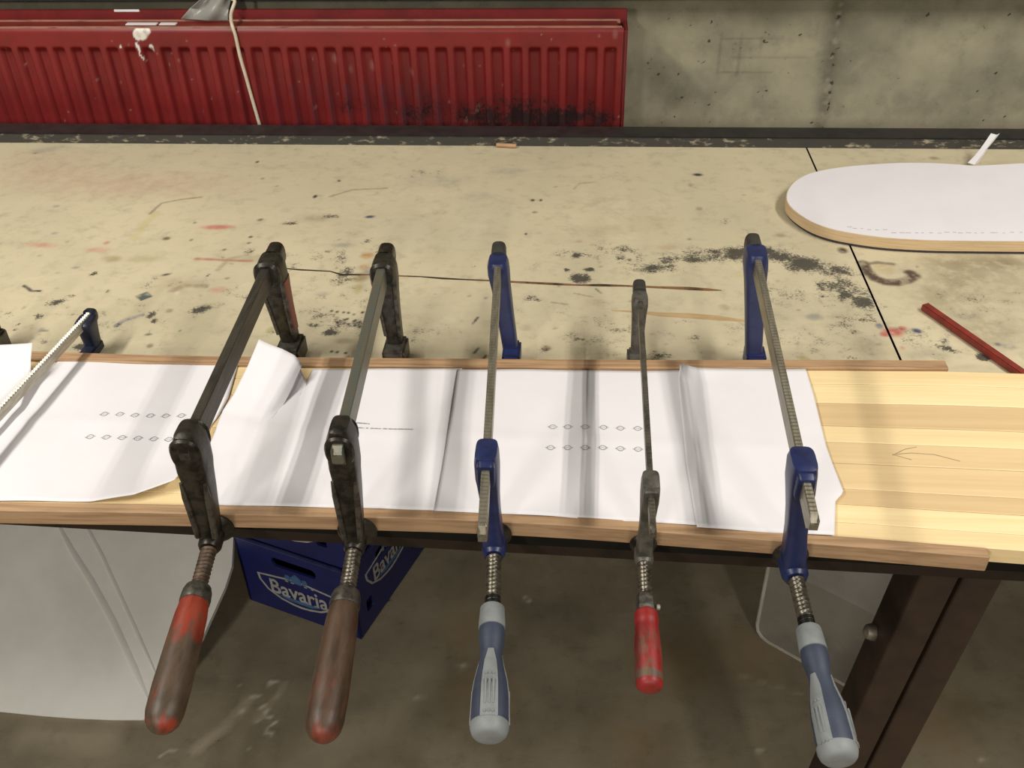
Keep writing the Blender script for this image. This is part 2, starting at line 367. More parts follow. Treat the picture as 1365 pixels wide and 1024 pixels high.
# ================================================================== WORK BENCH
bench = thing('workbench', 'long workbench with stained plywood top, black back rail and brown steel legs', 'workbench', (0, 1.3, 0))
YB1 = 1.846
def yfront(x): return .80-.031*(x+.15)
SEAM = lambda y: .4437-(y-1.14)*.0095                       # open joint between the two sheets
def panel_grid(x0, x1, side):
    us = np.arange(0, 1.0001, .0025/abs(1.28)) if side < 0 else np.linspace(0, 1, 260)
    if side < 0: us = np.concatenate([np.linspace(0, .26, 60)[:-1], np.linspace(.26, 1, 700)])
    vs = np.linspace(0, 1, 425)
    def fn(U_, W_):
        yf = .79; yy = yf+(YB1+.05-yf)*W_
        a = x0+0*W_ if side < 0 else SEAM(yy)+.0017; b2 = SEAM(yy)-.0017 if side < 0 else x1+0*W_
        x = a+(b2-a)*U_; y0 = .80-.031*(x+.15); y = y0+(YB1+.05-y0)*W_
        z = ZB+.0006*np.sin(x*9)*np.sin(y*7)*0
        return x, y, z+0*x
    o, U_, W_ = grid('top_sheet', us, vs, fn, MT['bench'], bench, smooth=False)
    n = len(o.data.vertices); co = np.empty(n*3, np.float32); o.data.vertices.foreach_get('co', co); co = co.reshape(-1, 3)
    return o, Stains(co[:, 0].astype(float), co[:, 1].astype(float)+1.3)
BR, DK, RD, YE, OR, BL, GR, TN = (.14, .09, .045), (.05, .045, .04), (.50, .12, .10), (.52, .42, .16), (.42, .20, .05), (.05, .07, .16), (.20, .20, .19), (.42, .31, .17)
pk = (.47, .31, .22)
ELL = [  # x y rx ry angle colour(None = dark speckle) amount
 (180, 245, 210, 26, 0, pk, .5), (60, 225, 120, 30, 0, pk, .35), (60, 200, 28, 5, 20, GR, .35), (290, 303, 28, 4, 3, RD, .75), (55, 327, 32, 4, -2, RD, .5), (142, 324, 6, 3, 0, RD, .6), (130, 333, 22, 4, 0, RD, .35),
 (222, 318, 7, 3, 15, BR, .9), (255, 320, 3, 2, 0, BR, .8), (334, 316, 4, 2, 20, DK, .9), (332, 324, 4, 2, 10, DK, .8), (299, 333, 4, 2, 0, BR, .8), (347, 293, 6, 2, 40, BR, .8), (420, 262, 4, 3, 0, DK, 1), (343, 216, 3, 2, 0, DK, .9), (452, 241, 3, 2, 20, DK, .9), (260, 297, 3, 2, 0, DK, .7), (75, 275, 6, 2, 0, GR, .6), (73, 311, 6, 2, 0, GR, .6), (350, 238, 4, 2, 0, BR, .5),
 (420, 291, 38, 7, 4, (.25, .2, .12), .55), (390, 297, 12, 4, 10, None, .7), (440, 289, 20, 4, 0, None, .62),
 (493, 289, 9, 2.5, 12, (.05, .06, .1), .95), (710, 267, 4, 2, 0, DK, 1), (721, 267, 3, 2, 0, DK, 1), (713, 283, 5, 2, 0, DK, 1), (701, 312, 3, 2, 0, DK, 1), (580, 240, 60, 14, 0, GR, .28), (560, 232, 30, 6, 0, None, .35), (680, 228, 30, 5, 3, GR, .4), (640, 262, 30, 8, 0, GR, .2), (540, 310, 50, 30, 0, (.5, .47, .33), .35), (650, 300, 60, 50, 0, (.5, .47, .33), .3),
 (490, 341, 13, 5, 0, OR, .85), (486, 356, 9, 5, 0, OR, .7), (772, 322, 6, 2.5, 0, TN, .7), (490, 320, 10, 6, 0, None, .75), (458, 327, 20, 4, 0, GR, .5), (455, 342, 12, 14, 0, None, .62), (810, 308, 40, 10, 0, TN, .3),
 (75, 402, 16, 5, 15, None, .9), (92, 395, 12, 3, 20, None, .7), (125, 365, 6, 3, 15, None, .95), (101, 357, 7, 2, 0, GR, .7), (148, 345, 18, 5, -5, (.36, .27, .13), .7), (190, 346, 30, 5, 0, (.40, .33, .17), .5),
 (50, 423, 8, 5, 0, None, .8), (55, 440, 6, 4, 0, BL, .5), (12, 418, 14, 8, 0, None, .55), (110, 462, 14, 6, 5, None, 1.2), (60, 441, 7, 2, 0, DK, .7), (20, 440, 5, 3, 0, None, .8), (25, 432, 4, 3, 0, None, .8), (60, 456, 3, 3, 0, DK, .7),
 (265, 413, 17, 6, 20, None, 1.0), (272, 409, 9, 4, 10, DK, .7), (226, 414, 7, 4, 20, BR, .7), (203, 418, 8, 8, 0, None, .8), (205, 428, 5, 4, 0, None, 1), (200, 378, 11, 8, 0, None, .62), (222, 366, 9, 2, 25, DK, .9), (240, 441, 3, 2, 0, DK, 1), (198, 446, 7, 2, 5, DK, .9), (200, 461, 6, 4, 0, BR, .8), (290, 386, 14, 6, 10, RD, .4), (236, 391, 5, 3, 0, (.7, .65, .5), .7), (275, 368, 12, 6, 0, None, .55), (303, 371, 5, 2, 30, BR, .7),
 (455, 433, 50, 14, 0, None, .52), (420, 434, 12, 4, 0, None, .85), (440, 443, 18, 5, 10, None, .95), (430, 420, 22, 8, 0, None, .5), (480, 370, 15, 8, 0, (.24, .17, .07), .7), (458, 368, 22, 9, 0, None, .72), (462, 362, 12, 8, 0, None, .7), (493, 362, 12, 7, 40, GR, .6), (478, 385, 8, 10, 0, (.36, .28, .10), .6), (360, 440, 7, 6, 0, (.25, .22, .06), .7), (362, 443, 6, 4, 0, None, .8), (395, 355, 20, 8, 0, None, .5), (430, 392, 14, 4, 10, GR, .4), (505, 330, 12, 4, 0, None, .5), (340, 345, 30, 8, 0, (.3, .25, .15), .4), (460, 455, 20, 5, 0, BR, .4), (480, 475, 22, 4, 0, None, .6),
 (772, 371, 15, 7, 0, None, 1.25), (770, 340, 12, 6, 0, None, .95), (755, 360, 6, 3, 0, None, 1), (785, 359, 8, 3, 0, None, .95), (870, 357, 42, 8, 2, None, .82), (835, 334, 26, 7, 0, None, .74), (800, 338, 40, 14, 0, None, .42), (925, 345, 24, 8, -5, None, .95), (850, 360, 12, 3, 0, DK, .5), (640, 374, 8, 5, 0, (.35, .3, .2), .6), (710, 400, 20, 6, 0, None, .45), (790, 402, 20, 7, 0, (.33, .2, .12), .35), (700, 437, 12, 5, 0, (.36, .25, .2), .5), (728, 464, 9, 5, 0, (.20, .08, .03), .8), (725, 465, 10, 6, 0, None, .75), (768, 448, 26, 14, 0, None, .5), (770, 452, 12, 5, 0, None, .85), (707, 482, 13, 4, 0, (.27, .22, .08), .8), (930, 450, 14, 8, 0, None, .55), (880, 475, 22, 8, 0, None, .7),  # speckle behind the clamp tips also paints in their soft shadows
 (1000, 335, 60, 8, 0, None, .95), (1072, 352, 34, 13, -12, None, 1.15), (1040, 343, 34, 9, -15, None, 1.02), (940, 343, 50, 8, 8, None, .74), (985, 338, 26, 10, 0, None, 1.05), (1120, 362, 30, 8, -15, None, .8), (1110, 383, 36, 15, -15, None, .66), (1150, 402, 17, 9, 0, None, 1.15), (1130, 392, 24, 12, 0, None, .7), (1085, 423, 14, 6, 12, (.13, .15, .17), .85), (1050, 390, 60, 30, 0, None, .36), (1150, 425, 24, 10, 0, None, .62), (1130, 440, 40, 16, 0, None, .45), (1020, 440, 60, 20, 0, None, .38),
 (1190, 443, 19, 8, 5, (.42, .05, .045), .9), (1178, 446, 8, 4, 20, (.42, .05, .045), .85), (1203, 438, 8, 4, 30, (.42, .05, .045), .8), (1203, 464, 5, 3, 0, RD, .7), (1172, 435, 7, 5, 0, BL, .9), (1222, 441, 9, 4, -30, BL, .95), (1178, 358, 18, 10, 0, (.48, .38, .22), .9), (1123, 334, 9, 5, 0, (.06, .04, .03), 1),
 (1330, 459, 6, 3, 0, BL, .9), (1345, 462, 14, 5, 0, GR, .7), (1310, 476, 9, 5, -10, None, 1.25), (1262, 465, 22, 5, -28, None, .95), (1285, 420, 30, 10, 0, GR, .3), (1290, 370, 110, 50, 0, (.29, .235, .14), .75), (1250, 400, 60, 26, 0, (.3, .25, .15), .6), (1320, 440, 70, 36, 0, (.27, .225, .14), .65), (1340, 350, 50, 16, 0, (.22, .17, .10), .8), (1300, 400, 60, 30, 0, None, .30), (1230, 455, 60, 20, 0, None, .34), (1280, 350, 60, 12, 0, (.24, .19, .11), .6), (1240, 470, 60, 14, 0, (.26, .23, .16), .4),
 (965, 410, 10, 6, -20, (.30, .23, .12), .6), (975, 335, 12, 4, 0, YE, .7), (985, 368, 7, 4, 0, YE, .5), (1070, 477, 8, 4, 0, (.36, .28, .08), .7), (1135, 477, 20, 5, 0, None, .6), (930, 233, 9, 2.5, 0, (.04, .04, .05), 1), (968, 295, 10, 5, 0, None, .55), (932, 278, 6, 3, 0, BR, .5), (1000, 312, 20, 4, 0, None, .45), (992, 317, 6, 2, 0, YE, .6), (920, 247, 4, 3, 0, BR, .4), (1040, 314, 10, 3, 0, BR, .4), (1245, 211, 10, 3, 0, (.22, .18, .1), .7), (890, 330, 20, 5, 0, TN, .5), (870, 300, 50, 14, 0, TN, .3),
 (330, 395, 60, 20, 0, None, .36), (150, 430, 120, 30, 0, None, .30), (450, 400, 70, 26, 0, None, .36), (420, 340, 60, 12, 0, None, .36), (560, 440, 60, 24, 0, None, .28), (820, 440, 120, 34, 0, None, .28), (1060, 450, 110, 26, 0, None, .36), (240, 380, 60, 16, 0, (.33, .24, .15), .4), (1160, 460, 40, 16, 0, (.25, .2, .13), .5), (600, 430, 260, 55, 0, (.44, .39, .26), .4), (200, 420, 200, 40, 0, (.40, .35, .22), .4), (1080, 430, 140, 50, 0, (.40, .35, .24), .5), (760, 395, 200, 40, 0, (.46, .41, .28), .35)]
LIN = [([(1150, 351), (1156, 362), (1166, 371), (1180, 376), (1195, 377), (1208, 374), (1219, 368), (1213, 364)], .012, (.085, .055, .038), .9), ([(870, 352), (930, 338), (985, 333), (1040, 338), (1090, 355), (1140, 385), (1165, 410)], .032, None, .62), ([(940, 345), (1000, 337), (1060, 346)], .02, None, .72), ([(750, 335), (820, 345), (900, 350)], .03, None, .5), ([(200, 285), (215, 271), (240, 266), (268, 263)], .004, (.2, .15, .09), .7), ([(178, 318), (192, 300), (208, 285)], .011, YE, .4), ([(440, 262), (470, 253), (515, 251)], .0035, (.25, .19, .1), .6), ([(765, 252), (772, 245), (790, 243)], .003, (.25, .19, .1), .5),
 ([(32, 381), (42, 388), (53, 388)], .004, DK, 1), ([(155, 434), (165, 427), (190, 420)], .006, (.16, .15, .2), .75), ([(228, 388), (245, 381), (274, 381)], .008, (.27, .2, .12), .6), ([(262, 345), (300, 347), (335, 348)], .005, (.4, .12, .09), .75), ([(290, 360), (305, 345), (330, 340)], .006, (.3, .22, .13), .5),
 ([(1150, 351), (1156, 362), (1166, 371), (1180, 376), (1195, 377), (1208, 374), (1219, 368), (1213, 364)], .012, (.085, .055, .038), .95), ([(1152, 352), (1170, 350), (1190, 352)], .006, (.12, .08, .05), .7),
 ([(980, 345), (997, 325)], .003, (.5, .42, .28), .8), ([(1040, 330), (1052, 356)], .0028, (.5, .42, .28), .7), ([(630, 432), (637, 423)], .003, DK, .9), ([(632, 471), (638, 464)], .003, DK, .9), ([(642, 481), (648, 474)], .003, DK, .9), ([(794, 385), (801, 391)], .003, DK, .8), ([(735, 403), (757, 406)], .0025, BR, .5), ([(765, 391), (790, 396)], .0025, BR, .5)]
DOTS = [(570, 380), (600, 385), (635, 388), (660, 390), (690, 398), (735, 388), (640, 428), (655, 422), (690, 435), (720, 440), (600, 442), (640, 445), (660, 450), (695, 458), (722, 462), (725, 510), (570, 597), (600, 600), (645, 605)]
for x0, x1, sd in ((-1.75, 0, -1), (0, 1.25, 1)):
    o, S = panel_grid(x0, x1, sd)
    def px2(x, y, rx, ry, ang):
        c = at(x, y); du = (at(x+1, y)-at(x-1, y)).length/2; dv = (at(x, y-1)-at(x, y+1)).length/2
        return (c.x, c.y), rx*du, ry*dv, math.radians(ang)
    for x, y, rx, ry, an, col, a in ELL:
        c, ru, rv, g = px2(x, y, rx, ry, an)
        if sd*(c[0]-.44) < -ru-.02: continue
        if col is None: ru, rv, a = ru*1.45, rv*1.5, a*1.12
        S.ell(c, max(ru, .0032), max(rv, .003), g, col, a, 1.0 if col is None else .85 if col is None or rx > 30 else .6)
    for pts, w_, col, a in LIN: S.line([tuple(at(*p)[:2]) for p in pts], w_, col, a, .6 if col else 1)
    for x, y in DOTS:
        c, ru, rv, g = px2(300+x/4.015, 320+y/4.015, 3.2, 2.2, 0); S.ell(c, max(ru, .0038), max(rv, .0036), 0, (.03, .025, .02), 1, .6)
    c, ru, rv, g = px2(192, 395, 13.5, 6.5, 0); S.ell(c, ru, rv, 0, (.085, .105, .095), 1, .12, True)
    for i in range(150):
        c = (random.uniform(-1.1, 1.1), random.uniform(.95, 1.8)); k = random.choice([DK, BR, BR, GR, None, None, (.3, .24, .14)])
        if random.random() < .7 or not k: c = (c[0], random.uniform(1.1, 1.42))
        e_ = 1 if k else random.uniform(1.5, 4)
        S.ell(c, random.uniform(.003, .007)*e_, random.uniform(.0028, .005)*e_, random.random()*3, k, random.uniform(.35, .8) if k else random.uniform(.3, .62), .7 if k else 1)
    S.save(o)
    # plywood body under the painted face
xs = np.linspace(-1.75, 1.25, 31)
def slab(name, x0, x1, z0, z1, mat, setback=0., yb=YB1+.05):
    k = 12; P_ = [(x0+(x1-x0)*i/k) for i in range(k+1)]
    loop = [(x, yfront(x)+setback) for x in P_]+[(x1, yb), (x0, yb)]
    return MB().prism([loop], (0, 0, z0), XA, YA, ZA*(z1-z0)).build(name, mat, bench)
slab('sheet_core', -1.75, .4405, ZB-.030, ZB-.0012, MT['shade_edge'], .0005, YB1+.045)  # core edge coloured as if in the strip's shadow
slab('sheet_core', .4450, 1.25, ZB-.030, ZB-.0012, MT['shade_edge'], .0005, YB1+.045)
def rail(x0, x1, yoff, th, z0, z1, mat, name='front_rail'):
    return MB().prism([[(x0, yfront(x0)+yoff), (x1, yfront(x1)+yoff), (x1, yfront(x1)+yoff+th), (x0, yfront(x0)+yoff+th)]], (0, 0, z0), XA, YA, ZA*(z1-z0)).build(name, mat, bench, bevel=.0015)
rail(-1.75, 1.25, .010, .04, ZB-.056, ZB-.0302, MT['brown_steel'])
MB().box((-.25, YB1+.022, ZB-.056), 3.0, .04, .05).build('rear_rail', MT['brown_steel'], bench, bevel=.002)
# black lip along the back: scuffed front face and glossy top
MB().box((-.25, YB1+.0025, ZB+.0085), 3.0, .005, .017).build('rail_face', MT['rail_dusty'], bench)
MB().box((-.25, YB1+.0315, ZB+.0095), 3.0, .053, .018).build('back_rail', MT['rail'], bench, bevel=.0025)
# long split in the veneer and the bare streak beside it
def ribbon(name, top, mat, dz=.0006, parent=bench):
    vs = []
    for x, y, w_ in top: vs += [at(x, y-w_/2, dz), at(x, y+w_/2, dz)]
    mb = MB(); k = len(top); base = [v-ZA*(dz+.001) for v in vs]
    mb.add(vs+base, [(2*i, 2*i+1, 2*i+3, 2*i+2) for i in range(k-1)]+[(2*i, 2*i+2, 2*i+2+2*k, 2*i+2*k) for i in range(k-1)]+[(2*i+1, 2*i+1+2*k, 2*i+3+2*k, 2*i+3) for i in range(k-1)])
    return mb.build(name, mat, parent)
ribbon('veneer_split', [(372, 357, .8), (400, 359.5, 1.6), (440, 361.5, 1.0), (455, 366, 2), (500, 366, 1.2), (540, 368, 1.6), (560, 368.6, 1), (590, 371, 2), (620, 372.5, 1.2), (655, 374, 1.8), (690, 376, 2.4), (740, 378.5, 2.8), (775, 380, 1.6), (800, 380, 3), (835, 381, 2), (880, 383, 2.6), (920, 384.5, 4), (945, 386, 3), (962, 387, .6)], MT['crack'])
ribbon('bare_streak', [(815, 413.5, .8), (850, 416, 3), (880, 419, 5), (920, 421, 6.5), (960, 424, 6), (990, 427.5, 3), (1000, 429, 1)], MT['rawply'], .0004)
# pair of leaning legs
for nm, xt, xb in (('leg', .4185, .3425), ('leg', .4655, .3905)):
    a = V((xt+.0, yfront(xt)+.042, ZB-.031)); bb = V((xb, yfront(xt)+.042, 0)); d = (a-bb).normalized(); X2 = YA.cross(d).normalized()
    lg = MB().loft([(bb, .0222, .030), (a, .0222, .030)], X2, YA, n=16, p=.16).build('leg', MT['leg_steel'], bench)
    if xt < .43:
        c = a+(bb-a)*.20-X2*.0222+YA*.012
        MB().lathe(c+X2*.002, -X2, [(0, .011), (.006, .011), (.012, .009), (.015, .004), (.0155, .0005)], 14).build('bolt', MT['bolt'], lg, smooth=True)
for xx in (-1.5,):
    for yy in (yfront(xx)+.05, YB1-.02): MB().box((xx, yy, (ZB-.031)/2), .05, .06, ZB-.031).build('leg', MT['brown_steel'], bench, bevel=.002)
MB().box((.98, YB1-.02, (ZB-.031)/2), .05, .05, ZB-.031).build('leg', MT['brown_steel'], bench, bevel=.002)
MB().box((.40, YB1-.0, (ZB-.031)/2), .05, .05, ZB-.031).build('leg', MT['brown_steel'], bench, bevel=.002)

# ================================================================== RADIATOR
RX0, RX1, RY, RZ1, RZ0 = -1.62, .088, 1.985, ZB+.186, ZB-.38
rad = thing('radiator', 'long red panel radiator with dusty top and soot marks, on the concrete wall', 'radiator', (-.7, RY, ZB-.38))
pitch = .0378; xr0 = atY(787, 120, RY).x
def radf(U_, W_):
    ph = ((U_-xr0)/pitch+.5) % 1.0-.5
    k = np.clip((.33-np.abs(ph))/.085, 0, 1); k = k*k*(3-2*k)
    ztop = atY(440, 64, RY).z; k = k*np.clip((ztop-W_)/.010, 0, 1)**.7
    k = np.where((U_ > atY(818, 120, RY).x+.002) | (U_ < RX0+.03), 0, k)
    r_ = np.clip((W_-(RZ1-.008))/.008, 0, 1)
    return U_, RY+.0135*k+.004*r_*r_, W_
rz = np.concatenate([np.linspace(RZ0, ZB-.12, 6)[:-1], np.arange(ZB-.12, RZ1-.008, .0042), np.linspace(RZ1-.008, RZ1, 4)])
o, U, W = grid('front_panel', np.arange(RX0, RX1-.008, .0029), rz, radf, MT['radiator'], rad)
S = Stains(U, W)
def rp(x, y): p = atY(x, y, RY); return (p.x, p.z)
WH = (.72, .68, .60)
for x, y, rx, ry, an in ((188, 44, 9, 8, 20), (183, 47, 6, 6, 0), (195, 42, 6, 4, 0), (202, 65, 3.5, 5, 0), (184, 63, 2.5, 6, -15), (189, 76, 1.6, 6, -25), (141, 36, 4, 1.2, 0), (161, 62, 2.5, 1.5, 0), (636, 148, 3.5, 6, 20), (621, 164, 3, 5, 0)):
    c = rp(x, y); S.ell(c, rx*.00165, ry*.0021, math.radians(-an), WH if x < 400 else (.34, .2, .16), 1.4 if x < 400 else .8, .3)
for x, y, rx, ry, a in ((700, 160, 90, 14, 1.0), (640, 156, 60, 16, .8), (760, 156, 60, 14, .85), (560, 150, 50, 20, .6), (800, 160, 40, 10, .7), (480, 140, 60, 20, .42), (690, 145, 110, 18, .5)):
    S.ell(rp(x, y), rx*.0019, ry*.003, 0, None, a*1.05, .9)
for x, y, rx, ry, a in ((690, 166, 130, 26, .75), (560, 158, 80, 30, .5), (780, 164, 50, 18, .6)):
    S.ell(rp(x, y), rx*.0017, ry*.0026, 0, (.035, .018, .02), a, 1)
for i in range(13):
    xx = xr0-pitch*(8.3+i); S.line([(xx-.002, ZB+.07), (xx, ZB-.02)], .006, (.05, .04, .06), .55*(1-abs(i-4)/10), .9)
for x, y, r_, a in ((495, 90, 5, .5), (445, 80, 5, .5), (466, 95, 4, .4), (548, 97, 4, .4), (677, 57, 4, .45), (820, 46, 4, .5)):
    S.ell(rp(x, y), r_*.0018, r_*.003, 0, (.35, .18, .15), a, .9)
for i in range(70):
    S.ell(rp(random.uniform(0, 830), random.uniform(45, 170)), .0028, .0035, 0, random.choice([(.5, .3, .25), DK, (.5, .3, .25)]), .55, .6)
S.save(o)
xm, xl = (RX0+RX1)/2, RX1-RX0
MB().box((xm-.005, RY+.009, RZ1-.0005), xl-.012, .010, .004).build('dusty_edge', MT['dust'], rad, bevel=.0015)
def plain_red(mb, nm, **k):
    return mb.build(nm, MT['radiator_plain'], rad, **k)
plain_red(MB().box((xm-.006, RY+.034, RZ1-.0045), xl-.03, .042, .006), 'top_grille')
MB().box((xm-.004, RY+.0555, RZ1-.003), xl-.02, .003, .009).build('dusty_edge', MT['dust'], rad, bevel=.001)
plain_red(MB().box((xm, RY+.075, (RZ0+RZ1+.016)/2), xl, .012, RZ1+.016-RZ0), 'rear_panel', bevel=.002)
plain_red(MB().box((RX1-.004, RY+.033, (RZ0+RZ1)/2-.001), .008, .066, RZ1-RZ0-.002), 'end_panel', bevel=.003)
plain_red(MB().box((RX0+.002, RY+.033, (RZ0+RZ1)/2-.001), .008, .066, RZ1-RZ0-.002), 'end_panel', bevel=.003)
plain_red(MB().box((xm-.004, RY+.036, (RZ0+RZ1)/2-.012), xl-.02, .028, RZ1-RZ0-.04), 'core')
for xx in (-1.4, -.1): MB().box((xx, RY+.112, ZB-.05), .04, .066, .2).build('wall_bracket', MT['radiator_plain'], rad)
for p0, p1, w_ in (((152, 14.3), (186, 14.3), .0028),):
    a, b2 = atY(*p0, RY+.069), atY(*p1, RY+.069); MB().box((a+b2)/2, (b2-a).length, .003, .005).build('paint_drip', MT['paper'], rad, bevel=.001)
for x0, x1 in ((163, 205), (208, 231)):
    a, b2 = atY(x0, 27.5, RY+.02), atY(x1, 27.5, RY+.02)
    MB().box(((a.x+b2.x)/2, RY+.034, RZ1-.0005), b2.x-a.x, .014, .0024).build('paint_drip', MT['paper'], rad, bevel=.001)

# cable draped over the radiator, plastic film tucked behind it
pts = [V((-.565, WY-.012, ZB+.40)), V((-.57, WY-.02, ZB+.32)), atY(314, -12, 2.05), atY(313, 2, 2.04), atY(308.5, 16, 2.025), atY(308, 26, 2.0), atY(309.5, 34, RY-.001), atY(314, 48, RY-.004), atY(320, 75, RY-.004), atY(328, 103, RY-.004), atY(337, 135, RY-.004), atY(347, 170, RY-.004), atY(356, 205, RY-.004)]
def spline(P_, k=5):
    out = []
    for i in range(len(P_)-1):
        p0, p1, p2, p3 = P_[max(i-1, 0)], P_[i], P_[i+1], P_[min(i+2, len(P_)-1)]
        for j in range(k):
            t = j/k; out.append(.5*((2*p1)+(p2-p0)*t+(2*p0-5*p1+4*p2-p3)*t*t+(3*p1-p0-3*p2+p3)*t**3))
    return out+[P_[-1]]
tag(MB().tube(spline(pts), .0036, 10).build('cable', MT['cable'], smooth=True), 'cream white cable hanging down over the front of the red radiator', 'cable')
fb = [(241, 25, 2.032), (256, 26, 2.034), (275, 27, 2.028), (292, 27, 2.035), (304, 27, 2.036)]
ftop = [(268, -2, 2.045), (280, -6, 2.075), (295, -5, 2.05), (306, -4, 2.07), (308, -2, 2.075)]
mid_ = [(253, 11, 2.043), (270, 12, 2.054), (285, 10, 2.038), (300, 12, 2.05), (305, 12, 2.052)]
rows = [spline([atY(*p) for p in l], 4) for l in (fb, mid_, ftop)]
rows.append([p+V((.01, .01, .05)) for p in rows[-1]])
fm = MB().rings(rows, caps=False, closed=False).build('plastic_film', MT['film'], smooth=True)
sm = fm.modifiers.new('thickness', 'SOLIDIFY'); sm.thickness = .0006
tag(fm, 'crumpled cloudy plastic sheet stuck behind the radiator top beside the cable', 'plastic sheet')

# ================================================================== BOARD, STRIPS
FS = [(-1.3, .775), (-.9, .772), (-.648, .774), (-.50, .778), (-.152, .7825), (.0, .779), (.131, .7705), (.30, .7605), (.437, .7505)]
RS = [(-1.3, 1.064), (-.8, 1.066), (-.6, 1.061), (-.37, 1.063), (.11, 1.0735), (.31, 1.0815), (.488, 1.086)]
def interp(tab, x): return float(np.interp(x, [p[0] for p in tab], [p[1] for p in tab]))
def strip(name, tab, y0, wd_, z0, z1, label, mat):
    x0, x1 = tab[0][0], tab[-1][0]; R = []
    for i in range(41):
        x = x0+(x1-x0)*i/40; y = sum(interp(tab, x+d) for d in (-.05, 0, .05))/3 if x < x1-.06 else interp(tab, x)
        R.append([V((x, y+y0, z0)), V((x, y+y0+wd_, z0)), V((x, y+y0+wd_, z1)), V((x, y+y0, z1))])
    o = MB().rings(R).build(name, mat, bevel=.0012, seg=1); tag(o, label, 'wood strip'); return o
H = .0205                                                   # board top above the bench
strip('wood_strip', FS, 0, .0145, ZB+.0006, ZB+.0225, 'reddish hardwood strip clamped along the near edge of the pine board', MT['strip'])
strip('wood_strip', RS, 0, .019, ZB+.0006, ZB+.0245, 'reddish hardwood strip behind the pine board, between board and clamp jaws', MT['strip_rear'])
board = thing('pine_board', 'long pale edge-glued pine board clamped flat on the bench', 'board', (0, .92, ZB))
BX0, BX1 = -1.3, 1.02
def bf(x): return interp(FS, x)+.015 if x < .437 else .7655-(x-.437)*.05
def brr(x): return interp(RS, x)-.0006 if x < .488 else 1.0854-(x-.488)*.02
fr = [0, .095, .225, .375, .475, .60, .745, .83, .925, 1]     # stave joints from rear (0) to front (1)
tone = [0, 3, 1, 2, 0, 1, 3, 1, 2]; tone = [0, 2, 1, 0, 3, 3, 1, 2, 0]
for i in range(9):
    R = []
    for k in range(31):
        x = BX0+(BX1-BX0)*k/30; a, b2 = brr(x), bf(x)
        ya, yb2 = a+(b2-a)*fr[i]-(.0002 if i else 0), a+(b2-a)*fr[i+1]+(.0002 if i < 8 else 0)
        z0 = ZB+.0004; zt = ZB+H-.0005*(i % 2)*.3
        R.append([V((x, ya, z0)), V((x, yb2, z0)), V((x, yb2, zt-.0005)), V((x, yb2+(ya-yb2)*.03, zt)), V((x, ya+(yb2-ya)*.03, zt)), V((x, ya, zt-.0005))])
    MB().rings(R).build('stave', MT['pines'][tone[i]], board)
# pencilled arrow on the bare end of the board
arrow = MB()
for a, b2 in (((1190, 606), (1215, 604)), ((1215, 604), (1245, 606)), ((1245, 606), (1280, 615)), ((1190, 606), (1215, 613)), ((1190, 607), (1206, 599)), ((1206, 599), (1222, 596))):
    p, q = at(*a, H+.0002), at(*b2, H+.0002); d = (q-p).normalized(); s_ = d.cross(ZA)
    arrow.box((p+q)/2, (q-p).length, .0008, .0003, (d, s_, ZA))
arrow.build('pencil_arrow', M('pencil_line', (.30, .22, .13), (.4, .3, .17), rough=.8), board)

# ================================================================== PAPER SHEETS
def resample(P_, n):
    P_ = [V(p) for p in P_]; L = [0]
    for a, b2 in zip(P_[:-1], P_[1:]): L.append(L[-1]+(b2-a).length)
    out = []
    for i in range(n):
        t = L[-1]*i/(n-1); k = max(j for j in range(len(L)) if L[j] <= t+1e-9); k = min(k, len(P_)-2)
        out.append(P_[k].lerp(P_[k+1], (t-L[k])/max(L[k+1]-L[k], 1e-9)))
    return out
def wav(x, y, k): return .0006*math.sin(x*31+k*1.7)*math.sin(y*23+k)+.0004*math.sin(x*57+y*31+k*2)+.0009*math.exp(-((y-.925+.02*(x+.1))/.012)**2)
def sheet(top, bottom, left, right, k, label, nu=70, nv=46):
    """Coons patch over four edges; an edge point is (x, y, height above the board)"""
    cv = lambda L: [at(x, y, H+.0012+k*.0005+h) for x, y, h in L]
    T, B_, L_, R_ = resample(cv(top), nu), resample(cv(bottom), nu), resample(cv(left), nv), resample(cv(right), nv)
    rows = []
    for j in range(nv):
        v = j/(nv-1); row = []
        for i in range(nu):
            u = i/(nu-1)
            p = T[i]*(1-v)+B_[i]*v+L_[j]*(1-u)+R_[j]*u-(T[0]*(1-u)*(1-v)+T[-1]*u*(1-v)+B_[0]*(1-u)*v+B_[-1]*u*v)
            p.z = max(p.z, ZB+H+.0012+k*.0005)
            row.append(p+ZA*wav(p.x, p.y, k))
        rows.append(row)
    o = MB().rings(rows, caps=False, closed=False).build('paper_sheet', MT['paper'], smooth=True)
    md = o.modifiers.new('thickness', 'SOLIDIFY'); md.thickness = .00025; md.offset = 1
    tag(o, label, 'paper'); return o
def on_sheet(x, y, k): p = at(x, y, H+.0012+k*.0005); return p+ZA*(wav(p.x, p.y, k)+.00075)
s0 = sheet([(-260, 462, .004), (-60, 461, .012), (0, 460, .03), (43, 457, .045)], [(-420, 640, 0), (-60, 590, .002), (-12, 586, .003)], [(-260, 462, .004), (-420, 640, 0)],
           [(43, 457, .045), (41, 480, .028), (41, 498, .016), (28, 540, .006), (-12, 586, .003)], 4, 'white paper sheet at the left end, its corner curling over the rear strip')
s1 = sheet([(84, 475.5, 0), (318, 483, 0)], [(-110, 668, 0), (30, 668, 0), (120, 668.5, .001), (178, 660, .008), (232, 640, .014)], [(84, 475.5, 0), (40, 512, 0), (-110, 668, 0)],
           [(318, 483, 0), (305, 530, 0), (292, 554, 0), (280, 569, 0), (272, 590, .002), (258, 612, .006), (232, 640, .014)], 0, 'white paper template with bolt marks, near corner torn away, left of the red-handled old clamp')
